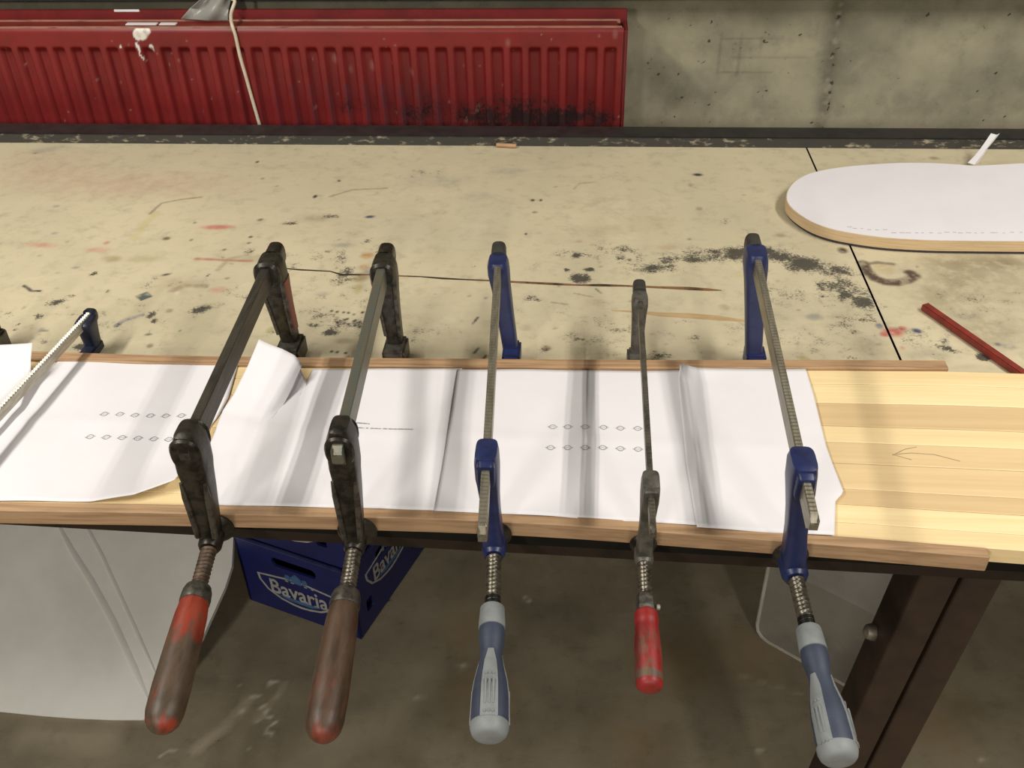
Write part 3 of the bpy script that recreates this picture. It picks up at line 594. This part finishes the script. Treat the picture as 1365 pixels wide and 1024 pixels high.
s2 = sheet([(345, 452, .055), (360, 459, .05), (376, 465, .046), (393, 474, .035), (403, 487, .022), (400, 491, .014), (409, 511, .002), (417, 492, 0), (500, 491.5, 0), (616, 491.5, 0)], [(268, 673, 0), (420, 676, 0), (588, 681, 0)],
           [(345, 452, .055), (330, 488, .034), (312, 525, .016), (297, 547, .009), (287, 575, .006), (276, 600, .003), (268, 673, 0)], [(616, 491.5, 0), (606, 560, .0), (597, 620, 0), (588, 681, 0)], 1,
           'white paper sheet with two faint text lines, far corner torn and curling upward', nu=110)
s3 = sheet([(610, 492, .002), (700, 493, 0), (918, 494.5, 0)], [(579, 681, .001), (750, 689.3, 0), (938, 701, 0)], [(610, 492, .002), (603, 545, .002), (590, 620, .001), (579, 681, .001)], [(918, 494.5, 0), (923, 560, 0), (938, 701, 0)], 2,
           'white paper template with two rows of bolt marks, beneath the small grey clamp')
s4 = sheet([(907, 485, .010), (930, 490, .0035), (985, 492, 0), (1074, 492, 0)], [(929, 703, .001), (1020, 709, 0), (1112, 714.5, 0)], [(907, 485, .010), (904, 505, .005), (908, 545, .003), (915, 620, .0015), (929, 703, .001)],
           [(1074, 492, 0), (1085, 528, .001), (1102, 598, 0), (1125, 656, .0015), (1114, 667, 0), (1112, 714.5, 0)], 3, 'rightmost white paper sheet on the board, ending where bare pine begins')
def marks(sh, pts, k, tilt=0.):
    for x, y in pts:
        mb = MB()
        c = on_sheet(x, y, k); n = 16
        ca, sa = math.cos(tilt), math.sin(tilt); X2, Y2 = V((ca, sa, 0)), V((-sa, ca, 0))
        for r0, r1 in ((.0037, .0042),):
            vs = [c+(X2*math.cos(2*math.pi*j/n)+Y2*math.sin(2*math.pi*j/n))*r for r in (r0, r1) for j in range(n)]
            mb.add(vs, [(j, (j+1) % n, (j+1) % n+n, j+n) for j in range(n)])
        for sx in (-1, 1):
            for sy in (-1, 1):
                p, q = c+X2*(sx*.0062), c+Y2*(sy*.0040); d = (q-p).normalized(); w_ = d.cross(ZA)*.0002
                mb.add([p-w_, p+w_, q+w_, q-w_], [(0, 1, 2, 3)])
        for d in (X2, ):
            w_ = d.cross(ZA)*.0002; p, q = c-d*.0025, c+d*.0025; mb.add([p-w_, p+w_, q+w_, q-w_], [(0, 1, 2, 3)])
        mb.build('bolt_mark', MT['ink'], sh)
marks(s3, [(737, 569.5), (757, 570), (780, 570), (804.5, 570.5), (827, 571.5), (850, 572), (734, 597), (757, 597.5), (780, 598), (803.5, 598), (827, 599), (850.5, 599.5)], 2)
marks(s1, [(139.5, 553), (160, 553), (180, 554), (200.5, 554.5), (221, 555), (242, 555), (120.5, 583), (142, 584), (163, 584.5), (184, 585), (205, 585.5), (225, 586)], 0, .25)
tx = MB()
for x0, x1, y0, y1 in ((475, 493, 564.6, 565.6), (472, 486, 571.2, 571.8), (488, 491, 571.8, 572), (493.5, 508, 571.9, 572.2), (510, 516.5, 572.2, 572.4), (518, 530, 572.6, 572.9), (530.6, 551, 572.9, 573.5)):
    k = max(2, int((x1-x0)/1.6))
    for i in range(k):
        a, b2 = x0+(x1-x0)*i/k, x0+(x1-x0)*(i+.8)/k; ya = y0+(y1-y0)*i/k; hh = random.choice([.5, .7, .9])
        tx.add([on_sheet(a, ya-hh, 1), on_sheet(b2, ya-hh, 1), on_sheet(b2, ya+hh*.6, 1), on_sheet(a, ya+hh*.6, 1)], [(0, 1, 2, 3)])
tx.build('printed_text', MT['ink'], s2)

# ================================================================== CLAMPS
YJ = 1.117
def arm_plane(x): return interp(FS, x)-.0165
def clamp(name, label, st, Rpt, Fpt, tail, jx, ax, hs, he, rear_out=.042):
    """Rpt/Fpt: bar axis at the fixed jaw and at the sliding arm; jx/ax: x of jaw foot and of the screw; hs/he: start and end of the handle"""
    root = thing(name, label, 'clamp', (jx, YJ, ZB), 'bar clamps along the pine board')
    b_ = (Fpt-Rpt).normalized(); s_ = b_.cross(ZA).normalized(); u_ = s_.cross(b_).normalized()
    w, h = st['bar']
    # bar: flat steel with a toothed upper edge
    L0, L1 = -rear_out+.004, (Fpt-Rpt).length+tail; R = []; k = int((L1-L0)/.0026)
    for i in range(k+1):
        t = L0+(L1-L0)*i/k; c = Rpt+b_*t; z = h/2+(st['teeth'] if i % 2 else 0)*.5-(st['teeth'] if not i % 2 else 0)*.5
        e = 1.0 if t < L1-.008 else max(.35, (L1-t)/.008)
        R.append([c+s_*(-w/2)+u_*(-h/2*e), c+s_*(w/2)+u_*(-h/2*e), c+s_*(w/2)+u_*(h/2-.0012), c+s_*(w/2-.001)+u_*z*e, c-s_*(w/2-.001)+u_*z*e, c-s_*(w/2)+u_*(h/2-.0012)])
    MB().rings(R).build('bar', MT[st['barmat']], root)
    # fixed jaw
    J = V((jx, YJ, ZB+.004)); d = (J-Rpt); sj, bj = XA, YA
    k = st['k']
    secs = [(t, a*k, bb*k) for t, a, bb in st['jaw']]
    q = [(Rpt+d*t if t >= 0 else Rpt-u_*(t*d.length), a, bb) for t, a, bb in secs]
    MB().loft(q, sj, bj, n=24, p=.55).build('fixed_jaw', MT[st['jawmat']], root, smooth=True)
    if st.get('rib'):
        for sg in (-1, 1):
            MB().tube([Rpt+d*t+sj*(sg*a*.86)-bj*(bb*.86) for t, a, bb in secs if 0.0 <= t <= .80], .0030*k, 8).build('rim', MT[st['rib']], root, smooth=True)
        MB().loft([(Rpt-b_*0+b_*.016*k, .0165*k, .0185*k), (Rpt+b_*.022*k, .0175*k, .0195*k), (Rpt+b_*.027*k, .0150*k, .0165*k)], s_, u_, n=24, p=.8).build('collar', MT[st['jawmat']], root, smooth=True)
        if st.get('paintside'):
            MB().loft([(Rpt+d*t+sj*(a*.93), .0020, bb*.72) for t, a, bb in secs if .05 <= t <= .82], sj, bj, n=12, p=.6).build('paint_remains', MT['redworn'], root, smooth=True)
    # foot of the fixed jaw reaching to the strip
    yst = interp(RS, jx)+.019; f = st['foot']*k
    fh = st.get('footh', .026 if not st.get('rib') else .030)
    MB().box((jx, (yst+YJ+.013*k)/2, ZB+.002+fh/2), f*2, YJ+.013*k-yst, fh).build('jaw_pad', MT[st['padmat']], root, bevel=.003)
    # end cap behind the fixed jaw
    c0 = Rpt-b_*.012
    MB().loft([(c0, w*.5+.006, h*.5+.004), (c0-b_*(rear_out-.016), w*.5+.0055, h*.5+.0035), (c0-b_*(rear_out-.012), w*.5+.0035, h*.5+.001)], s_, u_, n=20, p=.7).build('end_cap', MT[st['capmat']], root, smooth=True)
    # screw axis
    ad = (he-hs).normalized(); P0 = hs+ad*((hs.y-interp(FS, ax)+.0005)/-ad.y)
    A = P0+ad*((P0.y-Fpt.y)/-ad.y)                             # where the screw crosses the arm
    # sliding arm
    d = A-Fpt; q = []
    for t, a, bb in st['arm']:
        c = Fpt+d*t if t >= 0 else Fpt-u_*(t*d.length); q.append((c, a*k*.77, bb*k*.86))
    ya = YA*1.0
    MB().loft(q, XA, ya, n=24, p=.5).build('sliding_arm', MT[st['armmat']], root, smooth=True)
    if st.get('rib'):
        for sg in (-1, 1):
            MB().tube([c+XA*(sg*a*.84)-YA*(bb*.90) for (c, a, bb), (t, _, _) in zip(q, st['arm']) if .22 <= t <= .92], [.0038*k if i else .0018 for i in range(sum(1 for t, _, _ in st['arm'] if .22 <= t <= .92))], 8).build('rim', MT[st['rib']], root, smooth=True)
        for off, sc in ((-.017, .96), (.017, 1.0)):
            MB().loft([(Fpt+b_*(off-.003), .0145*sc*k, .0185*sc*k), (Fpt+b_*off, .0165*sc*k, .0205*sc*k), (Fpt+b_*(off+.003), .0145*sc*k, .0185*sc*k)], s_, u_, n=24, p=.8).build('collar', MT[st['armmat']], root, smooth=True)
    else:
        MB().loft([(Fpt+b_*.014*k, w*.5+.0052, h*.5+.0052), (Fpt+b_*.0235*k, w*.5+.005, h*.5+.005), (Fpt+b_*.025*k, w*.5+.0038, h*.5+.0038)], s_, u_, n=20, p=.4).build('collar', MT[st['armmat']], root, smooth=True)
    # threaded nut boss, screw, swivel pad
    MB().lathe(A-ad*.016*k, ad, [(0, .008), (.001, .0125*k), (.015, .0135*k), (.028*k, .0130*k), (.033*k, .0105*k)], 24).build('nut_boss', MT[st['armmat']], root, smooth=True)
    Ls = (hs-A).dot(ad); P1 = P0+ad*.006
    MB().thread(P1, ad, (A-P1).length+Ls+.004, st['screw']).build('screw', MT[st['thread']], root, smooth=True)
    MB().lathe(P0-ad*.0, ad, [(0, .006), (0.0005, st['pad']), (.003, st['pad']), (.006, st['pad']*.86), (.010, st['pad']*.55), (.014, st['screw']*1.1)], 28).build('swivel_pad', MT[st['padm']], root, smooth=True)
    # handle
    Lh = (he-hs).dot(ad); g = st['grip']
    if g == 'soft':
        o0 = hs; gs = .93
        if True:
            MB().lathe(o0-ad*.012, ad, [(0, .0085), (.013, .0085)], 16).build('screw_neck', MT['thread_black'], root, smooth=True)
        MB().lathe(o0, ad, [(0, .006), (.0005, .0118), (.002, .0128), (.024, .0138), (.026, .0138), (.0265, .012)], 28).build('ferrule', MT['grip_grey'], root, smooth=True)
        body = [(.024, .0132), (.028, .0141), (.036, .0146), (.044, .0136), (.052, .0120), (.058, .0117), (.070, .0135), (.085, .0168), (.100, .0188), (Lh-.016, .0196), (Lh-.014, .0190)]
        MB().lathe(o0, ad, [(t, r*gs) for t, r in body], 32).build('grip', MT['grip_blue'], root, smooth=True)
        MB().lathe(o0, ad, [(t, r*gs) for t, r in ((Lh-.016, .0175), (Lh-.0135, .0200), (Lh-.009, .0199), (Lh-.004, .0182), (Lh-.0012, .0155), (Lh-.0002, .011), (Lh, .0006))], 32).build('grip_end', MT['grip_grey'], root, smooth=True)
        # three pale inlays along the grip
        x = (ZA-ad*ZA.dot(ad)).normalized(); y = ad.cross(x)
        prof = [(.056, .0118), (.062, .0124), (.070, .0139), (.078, .0157), (.085, .0173), (.093, .0184), (.100, .0193), (Lh-.016, .0201), (Lh-.013, .0198)]
        for i in range(3):
            a0 = st['turn']+i*2*math.pi/3; rows = []
            for t, r in prof:
                hw = math.radians(27)*min(1, .55+(t-.056)/.03)
                rows.append([o0+ad*t+(x*math.cos(a0+hw*e)+y*math.sin(a0+hw*e))*(r*gs+.0006-(.0016 if abs(e) > .99 else 0)) for e in (-1, -.96, -.5, 0, .5, .96, 1)])
            pn = MB().rings(rows, caps=False, closed=False).build('grip_inlay', MT['grip_grey'], root, smooth=True)
            dm = MB()
            for e in (-.42, 0, .42):
                for t0, t1 in ((.086, .089), (.094, .121), (.127, .130)):
                    dirv = x*math.cos(a0+math.radians(27)*e)+y*math.sin(a0+math.radians(27)*e)
                    c = o0+ad*((t0+t1)/2)+dirv*(float(np.interp((t0+t1)/2, [p[0] for p in prof], [p[1] for p in prof]))*gs+.0007); dm.box(c, t1-t0, .0024, .0016, (ad, ad.cross(dirv), dirv))
            dm.build('grip_ribs', MT['grip_grey'], pn, bevel=.0005)
    else:
        r0, r1 = st['hr']
        fe = [(-.002, .006), (-.0015, r0*.92), (.004, r0*1.03), (.014, r0*1.08), (.018, r0*1.06), (.019, r0*.9)]
        MB().lathe(hs, ad, fe, 24 if g == 'wood' else 8).build('ferrule', MT[st['ferm']], root, smooth=(g == 'wood'))
        if g == 'wood':
            prof = [(.016, r0*.95), (.02, r0*1.02), (.035, r0*1.12), (Lh*.45, r1*.95), (Lh*.7, r1), (Lh-.022, r1*.97), (Lh-.012, r1*.86), (Lh-.005, r1*.62), (Lh-.001, r1*.3), (Lh, r1*.04)]
        else:
            prof = [(.017, r0*.9), (.020, r1*.88), (.030, r1*.92), (.036, r1*.86), (.043, r1*.90), (Lh*.6, r1), (Lh-.020, r1*1.0), (Lh-.006, r1*.97), (Lh-.0015, r1*.85), (Lh, r1*.5), (Lh, .0006)]
        ts = np.linspace(prof[0][0], prof[-1][0], 50); pr = [(float(t), float(np.interp(t, [p[0] for p in prof], [p[1] for p in prof]))) for t in ts]
        if g != 'wood': pr[-1] = (pr[-1][0], .0006); pr[-2] = (Lh-.0006, r1*.55); pr[-3] = (Lh-.003, r1*.86)
        MB().lathe(hs, ad, pr, 28, True).build('handle', MT[st['hm']], root, smooth=True)
        if g != 'wood':
            MB().lathe(hs+ad*.012+XA*.011, XA, [(0, .003), (.003, .003), (.004, .0015)], 10).build('pin', MT['bar_pale'], root, smooth=True)
    return root
OLD = dict(bar=(.0115, .026), teeth=.00012, barmat='bar_dark', k=1.0, jawmat='iron', armmat='iron', padmat='iron_worn', capmat='iron', rib='iron_worn', foot=.0165, screw=.0078, pad=.0225, padm='iron', thread='thread_rust', grip='wood', hr=(.0150, .0190), hm='handle_c', ferm='iron_worn',
           jaw=[(-.115, .006, .010), (-.105, .012, .016), (-.06, .0155, .020), (0, .0175, .021), (.12, .0175, .019), (.25, .0155, .0175), (.45, .0135, .016), (.7, .0120, .014), (.85, .0115, .013), (1.0, .0115, .013)],
           arm=[(-.17, .006, .012), (-.15, .013, .019), (-.06, .0195, .022), (.05, .021, .023), (.2, .0215, .022), (.3, .020, .020), (.45, .0190, .0185), (.6, .0175, .017), (.75, .0160, .016), (.9, .0145, .0155), (1.0, .0135, .015), (1.1, .0115, .013)])
BLUE = dict(bar=(.0085, .021), teeth=.0007, barmat='bar_bright', k=1.0, jawmat='blue', armmat='blue', padmat='blue', capmat='rubber', foot=.0122, screw=.0074, pad=.0195, padm='iron', thread='thread', grip='soft', turn=0,
            jaw=[(-.085, .008, .010), (-.078, .0115, .015), (-.03, .0135, .019), (.05, .0140, .019), (.2, .0125, .0165), (.5, .0112, .014), (.8, .0105, .0125), (.84, .0105, .0125), (.86, .0105, .013), (1.0, .0105, .013)],
            arm=[(-.135, .009, .014), (-.12, .0145, .020), (-.04, .0160, .024), (.12, .0160, .025), (.22, .0152, .020), (.4, .0135, .0165), (.6, .0130, .0155), (.8, .0142, .016), (.92, .0150, .016), (1.05, .0145, .015), (1.12, .011, .012)])
SMALL = dict(bar=(.0062, .0135), teeth=.0006, barmat='bar_small', k=.78, jawmat='castgrey', armmat='castgrey', padmat='castgrey', capmat='rubber', foot=.0165, footh=.02, screw=.0064, pad=.0150, padm='iron', thread='thread', grip='hex', hr=(.0098, .0138), hm='handle_f', ferm='iron_worn',
             jaw=BLUE['jaw'], arm=BLUE['arm'])
def C(px_r, px_f, jx, ax_px, hs, he, drop=(-.004, -.016)):
    ys = arm_plane(atY(*px_f, .765).x)
    R = atY(*px_r, YJ); F = atY(*px_f, ys)
    return R, F, atY(jx, 478, YJ).x, atY(ax_px[0], ax_px[1], ys).x, at(*hs, drop[0]), at(*he, drop[1])
def go(name, label, st, tail, c, **kw): return clamp(name, label, st, c[0], c[1], tail, c[2], c[3], c[4], c[5], **kw)
go('bar_clamp', 'old dark iron clamp with worn red wooden handle, left of the beer crate', dict(OLD, paintside=True), .020, C((361, 356), (254, 592), 394, (278, 725), (264, 786), (212, 978)))
D_ = dict(OLD, barmat='bar_green', hm='handle_d', thread='thread', k=.93)
go('bar_clamp', 'old dark iron clamp with bare brown wooden handle, in front of the beer crate', D_, .030, C((512, 357), (456, 588), 531, (482, 722), (462, 792), (428, 990)))
go('bar_clamp', 'blue clamp with straight grey and blue soft grip, between wooden handled clamps', BLUE, .106, C((664, 355), (649, 613), 683, (657, 742), (656.5, 810), (652, 984)))
go('bar_clamp', 'small grey clamp with short chipped red handle, between the two blue soft-grip clamps', SMALL, .070, C((853, 400), (867, 650), 848, (858, 742), (860.5, 796), (866, 921)), rear_out=.040)
G_ = dict(BLUE, turn=math.radians(48), k=1.08)
go('bar_clamp', 'blue clamp with slanting grey and blue soft grip, last on the right beside the leg', G_, .074, C((1007, 345), (1068, 627), 1005, (1064, 748), (1077, 838), (1120, 1016)))
B_ = dict(BLUE, jawmat='navy', capmat='navy', barmat='bar_pale', bar=(.0066, .0135), teeth=.0016, k=.9, foot=.0115, footh=.016, padmat='navy')
rB = atY(114, 428, YJ); fB = V((-.715, arm_plane(-.715), rB.z+.006)); jB = atY(128, 470, YJ).x
clamp('bar_clamp', 'clamp with pale toothed bar and dark blue jaw, its near half out of view', B_, rB, fB, .08, jB, -.715, V((-.715, .67, ZB-.012)), V((-.715, .52, ZB-.02)), rear_out=.022)
A_ = dict(OLD, k=.95)
rA = atY(-26, 418, YJ); clamp('bar_clamp', 'dark iron clamp cut off at the left edge, only its far jaw visible', A_, rA, V((-.93, arm_plane(-.93), rA.z)), .02, atY(0, 470, YJ).x, -.93, V((-.93, .67, ZB-.012)), V((-.93, .50, ZB-.02)), rear_out=.022)

# ================================================================== DECK WITH PAPER TEMPLATE, SMALL THINGS
HT = .024
ol = [(1300, 221), (1250, 217.5), (1200, 217), (1150, 220), (1110, 224.5), (1080, 231), (1062, 240), (1052, 250), (1048, 261), (1050, 271), (1060, 282), (1078, 294), (1100, 303), (1130, 310), (1180, 317), (1240, 320.5), (1300, 321.5), (1365, 322)]
loop = [at(x, y, HT) for x, y in ol]
loop += [V((.86, loop[-1].y+.002, 0)), V((1.05, loop[-1].y+.03, 0)), V((1.14, 1.56, 0)), V((1.05, 1.69, 0)), V((.9, 1.735, 0))]
sp = spline([V((p.x, p.y, 0)) for p in loop+[loop[0]]], 4)[:-1]; ctr = sum(sp, V((0, 0, 0)))/len(sp)
deck = thing('template_board', 'round-ended wooden board with white paper template on top, lying by the back rail', 'board', (ctr.x, ctr.y, ZB))
def inset(d): return [((p.x-(p-ctr).normalized().x*d), (p.y-(p-ctr).normalized().y*d)) for p in sp]
MB().prism([inset(.003)], (0, 0, ZB+.0003), XA, YA, ZA*.0052).build('bottom_layer', MT['darkply'], deck, bevel=.001)
MB().prism([inset(0)], (0, 0, ZB+.0056), XA, YA, ZA*(HT-.0056-.0004)).build('wooden_body', MT['plyedge'], deck)
MB().prism([inset(.0012)], (0, 0, ZB+HT-.0003), XA, YA, ZA*.0006).build('paper_template', MT['paper'], deck)
dm = MB()
for i in range(24):
    x = 1128+i*10+random.uniform(-2, 2); y = 314.5-(3.2 if x < 1180 else 0)-max(0, (1160-x)*.12)+random.uniform(-1, 1)*.8; p, q = at(x, y-4.5, HT+.0005), at(x+random.uniform(3, 7), y-4.3, HT+.0005); w_ = V((0, .0006, 0))
    dm.add([p-w_, p+w_, q+w_, q-w_], [(0, 1, 2, 3)])
dm.build('cut_marks', MT['ink'], deck)
# curled offcut of paper standing on the board's rear edge
b0 = [(1298, 218.5, 1.742, .012), (1306, 209, 1.752, .0095), (1313, 199, 1.765, .008), (1320, 190, 1.775, .009), (1328, 179, 1.785, .010)]
rows = []
for x, y, Y, w_ in b0:
    c = atY(x, y, Y); rows.append([c-XA*w_*.75+YA*.004, c-YA*.003, c+XA*w_*.75+YA*.004, c+XA*w_*.8+YA*.0045, c-YA*.0022, c-XA*w_*.8+YA*.0045])
o = MB().rings(rows).build('paper_offcut', MT['paper']); tag(o, 'narrow folded white paper offcut standing up from the template board edge', 'paper strip')
# red stick
p, q = at(1232, 408, .006), at(1440, 553, .006); d = (q-p).normalized(); s_ = d.cross(ZA)
tag(MB().box((p+q)/2-ZA*.0002, (q-p).length, .0125, .0105, (d, s_, ZA)).build('red_stick', MT['redstick'], bevel=.0015), 'flat dull red stick lying slanted on the right of the bench', 'stick')
p, q = at(661, 196.2, .0045), at(688, 197.6, .0045); d = (q-p).normalized()
p.y = q.y = YB1-.0055
tag(MB().lathe(p, d, [(0, .003), (.0012, .0042), ((q-p).length-.0012, .0042), ((q-p).length, .003)], 14).build('wooden_dowel', MT['dowel'], smooth=True), 'tiny wooden dowel lying against the black back rail', 'dowel')

# ================================================================== BELOW THE BENCH
# beer crate
A0, B0 = at(334, 801, -ZB), at(482, 854, -ZB); ex = (B0-A0).normalized(); ey = V((-ex.y, ex.x, 0)); CW = (B0-A0).length; CD = .30
CH = atY(473, 763, B0.y).z
def rr(x0, y0, x1, y1, r, n=5):
    out = []
    for cx, cy, a in ((x1-r, y1-r, 0), (x0+r, y1-r, 90), (x0+r, y0+r, 180), (x1-r, y0+r, 270)):
        for j in range(n+1):
            t = math.radians(a+90*j/n); out.append((cx+r*math.cos(t), cy+r*math.sin(t)))
    return out
def logo(o_, X_, out, wid, w_, par, fy):
    cx, cy = wid*.50, CH*fy; hw, hh = w_/2, w_*.22
    outer = [(-hw, hh*.62), (-hw*.5, hh*.78), (-hw*.22, hh*.88), (hw*.22, hh*.88), (hw*.5, hh*.78), (hw, hh*.62), (hw*.98, hh*.2), (hw*.82, -hh*.4), (hw*.5, -hh*.85), (hw*.2, -hh*1.02), (0, -hh*1.06), (-hw*.2, -hh*1.02), (-hw*.5, -hh*.85), (-hw*.82, -hh*.4), (-hw*.98, hh*.2)]
    inn = [(x*.945, y*.88) for x, y in outer]
    O = o_+X_*cx+ZA*cy+out*.0003
    MB().prism([outer, list(reversed(inn))], O, X_, ZA, out*.0008).build('label_border', MT['crate_print'], par)
    MB().prism([[(x*hw*.55, -hh*.62+y) for x, y in ((-1, .004), (1, .004), (.5, -.006), (-.5, -.006))]], O, X_, ZA, out*.0006).build('label_band', MT['crate_logo'], par)
    cr = MB()
    cr.prism([[(-.012, hh*.70), (.012, hh*.70), (.014, hh*1.05), (.007, hh*1.2), (0, hh*1.35), (-.007, hh*1.2), (-.014, hh*1.05)]], O, X_, ZA, out*.0011)
    for sg in (-1, 1): cr.prism([[(sg*.014, hh*.78), (sg*.030, hh*.86), (sg*.026, hh*1.15), (sg*.016, hh*1.12)]], O, X_, ZA, out*.0009)
    cr.build('label_crest', MT['crate_logo'], par)
    cu = bpy.data.curves.new('word', 'FONT'); cu.body = 'Bavaria'; cu.size = 1; cu.offset = .018; cu.align_x = 'CENTER'; cu.align_y = 'CENTER'; cu.resolution_u = 3
    tmp = bpy.data.objects.new('word', cu); COL.objects.link(tmp)
    me = bpy.data.meshes.new_from_object(tmp.evaluated_get(bpy.context.evaluated_depsgraph_get())); bpy.data.objects.remove(tmp)
    vx = [v.co.copy() for v in me.vertices]; x0, x1 = min(v.x for v in vx), max(v.x for v in vx); y0, y1 = min(v.y for v in vx), max(v.y for v in vx)
    sc = w_*.71/(x1-x0); sy = sc*1.25
    def T(x, y): return O+X_*((x-(x0+x1)/2)*sc)+ZA*((y-(y0+y1)/2)*sy-.001)+out*.0007
    mb = MB(); mb.add([T(v.x, v.y) for v in vx], [tuple(p.vertices) for p in me.polygons])
    def serif(x, y, w2, h2=.05): mb.add([T(x-w2, y), T(x+w2, y), T(x+w2, y+h2), T(x-w2, y+h2)], [(0, 1, 2, 3)])
    W_ = x1-x0
    for fx, y, w2 in ((.035, y0, .08), (.035, y1-.05, .08), (.325, .50, .08), (.425, .50, .08), (.655, y0, .09), (.655, .50, .07), (.775, y0, .09), (.77, .50, .06), (.27, y0, .06), (.58, y0, .06), (.98, y0, .06)): serif(x0+fx*W_, y, w2)
    mb.build('label_word', MT['crate_print'], par)
def cwall(par, o_, X_, n_, wid, holes):
    lp = [(0, .004), (wid, .004), (wid, CH), (0, CH)]
    w_ = MB().prism([lp]+[list(reversed(h_)) for h_ in holes], o_, X_, ZA, n_*.006).build('crate_wall', MT['crate'], par)
    MB().box(o_+X_*(wid/2)+ZA*(CH-.004)-n_*.001, wid+.004, .010, .008, (X_, n_, ZA)).build('rim', MT['crate_rim'], w_, bevel=.002)
    return w_
def grip_hole(wid): return rr(wid/2-.055, CH-.062, wid/2+.055, CH-.036, .011)
def small(x): return rr(x-.012, .05, x+.012, .085, .004)
def make_crate(label, O, extra, cyr):
    crate = thing('beer_crate', label, 'crate', O, 'stacked beer crates'); B = O+ex*CW
    wf = cwall(crate, O, ex, ey, CW, [grip_hole(CW)]+extra); wr = cwall(crate, B, ey, -ex, CD, [grip_hole(CD), small(.05), small(CD-.05)])
    cwall(crate, O+ey*CD, ex, -ey, CW, [grip_hole(CW)]); cwall(crate, O, ey, ex, CD, [grip_hole(CD)])
    MB().prism([[(.004, .004), (CW-.004, .004), (CW-.004, CD-.004), (.004, CD-.004)]], O+ZA*.001, ex, ey, ZA*.006).build('crate_base', MT['crate'], crate)
    for i in range(1, 4): MB().box(O+ex*(CW*i/4)+ey*(CD/2)+ZA*(.07), .003, CD-.013, .12, (ex, ey, ZA)).build('divider', MT['crate'], crate)
    for i in range(1, 4): MB().box(O+ex*(CW/2)+ey*(CD*i/4)+ZA*(.07), CW-.013, .003, .12, (ex, ey, ZA)).build('divider', MT['crate'], crate)
    logo(O, ex, -ey, CW, .205, wf, .40); logo(B, ey, ex, CD, .205, wr, cyr)
make_crate('lower dark blue plastic beer crate with Bavaria print, on the floor under the bench', A0, [], .60)
make_crate('upper dark blue beer crate stacked on the lower one, mostly hidden by the bench edge', A0+ZA*(CH+.0005), [small(CW*.80)], .45)
# dusty white car-bonnet-like sheet lying tilted on the floor
n0 = at(100, 958, -ZB)
hood = thing('white_panel', 'large dusty white enamelled sheet with two creases, leaning on the floor under the bench', 'panel', (n0.x, n0.y, 0))
slope = .52
def hp(x, y):                                              # point of the tilted sheet seen at this pixel
    d = ray(x, y); nrm = V((0, -slope, 1)); o_ = V((n0.x, n0.y, .012)); return EYE+d*((o_-EYE).dot(nrm)/d.dot(nrm))
edge = [(205, 955), (225, 925), (270, 850), (300, 783), (309, 755), (312, 700), (314, 640), (-40, 640), (-260, 680), (-300, 900), (-160, 935), (0, 949), (60, 955), (101, 958), (150, 960), (190, 960)]
pl = [hp(*p) for p in edge]; th = V((0, slope, -1)).normalized()*.012
mb = MB(); k = len(pl); tri = tessellate_polygon([[V((p.x, p.y, 0)) for p in pl]])
mb.add(pl+[p+th for p in pl], [tuple(t) for t in tri]+[tuple(i+k for i in reversed(t)) for t in tri]+[(j, (j+1) % k, (j+1) % k+k, j+k) for j in range(k)])
mb.build('sheet', MT['hood'], hood)
up = -th.normalized()
for c, r_ in (([(72, 690), (95, 735), (120, 775), (150, 830), (180, 895), (197, 932)], [.004, .007, .008, .008, .007, .003]), ([(108, 690), (135, 740), (160, 795), (185, 850), (207, 898)], [.005, .005, .005, .005, .003])):
    P_ = [hp(*p) for p in c]; R = []
    for i, p in enumerate(P_):
        d = (P_[min(i+1, len(P_)-1)]-P_[max(i-1, 0)]).normalized(); s_ = d.cross(up).normalized()
        R.append([p-s_*r_[i]*1.6-up*.002, p-s_*r_[i]*.5+up*r_[i]*.55, p+s_*r_[i]*.3+up*r_[i]*.6, p+s_*r_[i]*1.2-up*.002])
    MB().rings(R).build('crease', MT['hood'], hood, smooth=True)
# grey standing panel behind the legs
a, b2 = at(1007, 846, -ZB), at(1140, 921, -ZB); gx = (b2-a).normalized(); gn = V((gx.y, -gx.x, 0)); GL = .30
gp = thing('grey_panel', 'grey enamelled panel with rounded lower corner standing behind the bench leg', 'panel', a)
lp = [(0, .80), (0, .035), (.004, .018), (.014, .006), (.030, 0.001), (GL, 0.001), (GL, .80)]
MB().prism([lp], a-gn*.0, gx, ZA, -gn*.018).build('panel_body', MT['greypanel'], gp)
lip = [a+gx*x+ZA*z+gn*.001 for x, z in lp[:-1]]
MB().tube(lip, .004, 8).build('edge_lip', MT['hood_lip'], gp, smooth=True)
def gq(x, y): d = ray(x, y); p = EYE+d*((a+gn*.02-EYE).dot(gn)/d.dot(gn)); return ((p-a).dot(gx), p.z)
tl_ = [gq(1062, 770), gq(1130, 803), gq(1200, 840)]
MB().prism([[(tl_[0][0], .79), tl_[0], tl_[1], tl_[2], (GL, tl_[2][1]-.03), (GL, .79)]], a+gn*.001, gx, ZA, gn*.018).build('upper_flap', MT['greylight'], gp, bevel=.002)
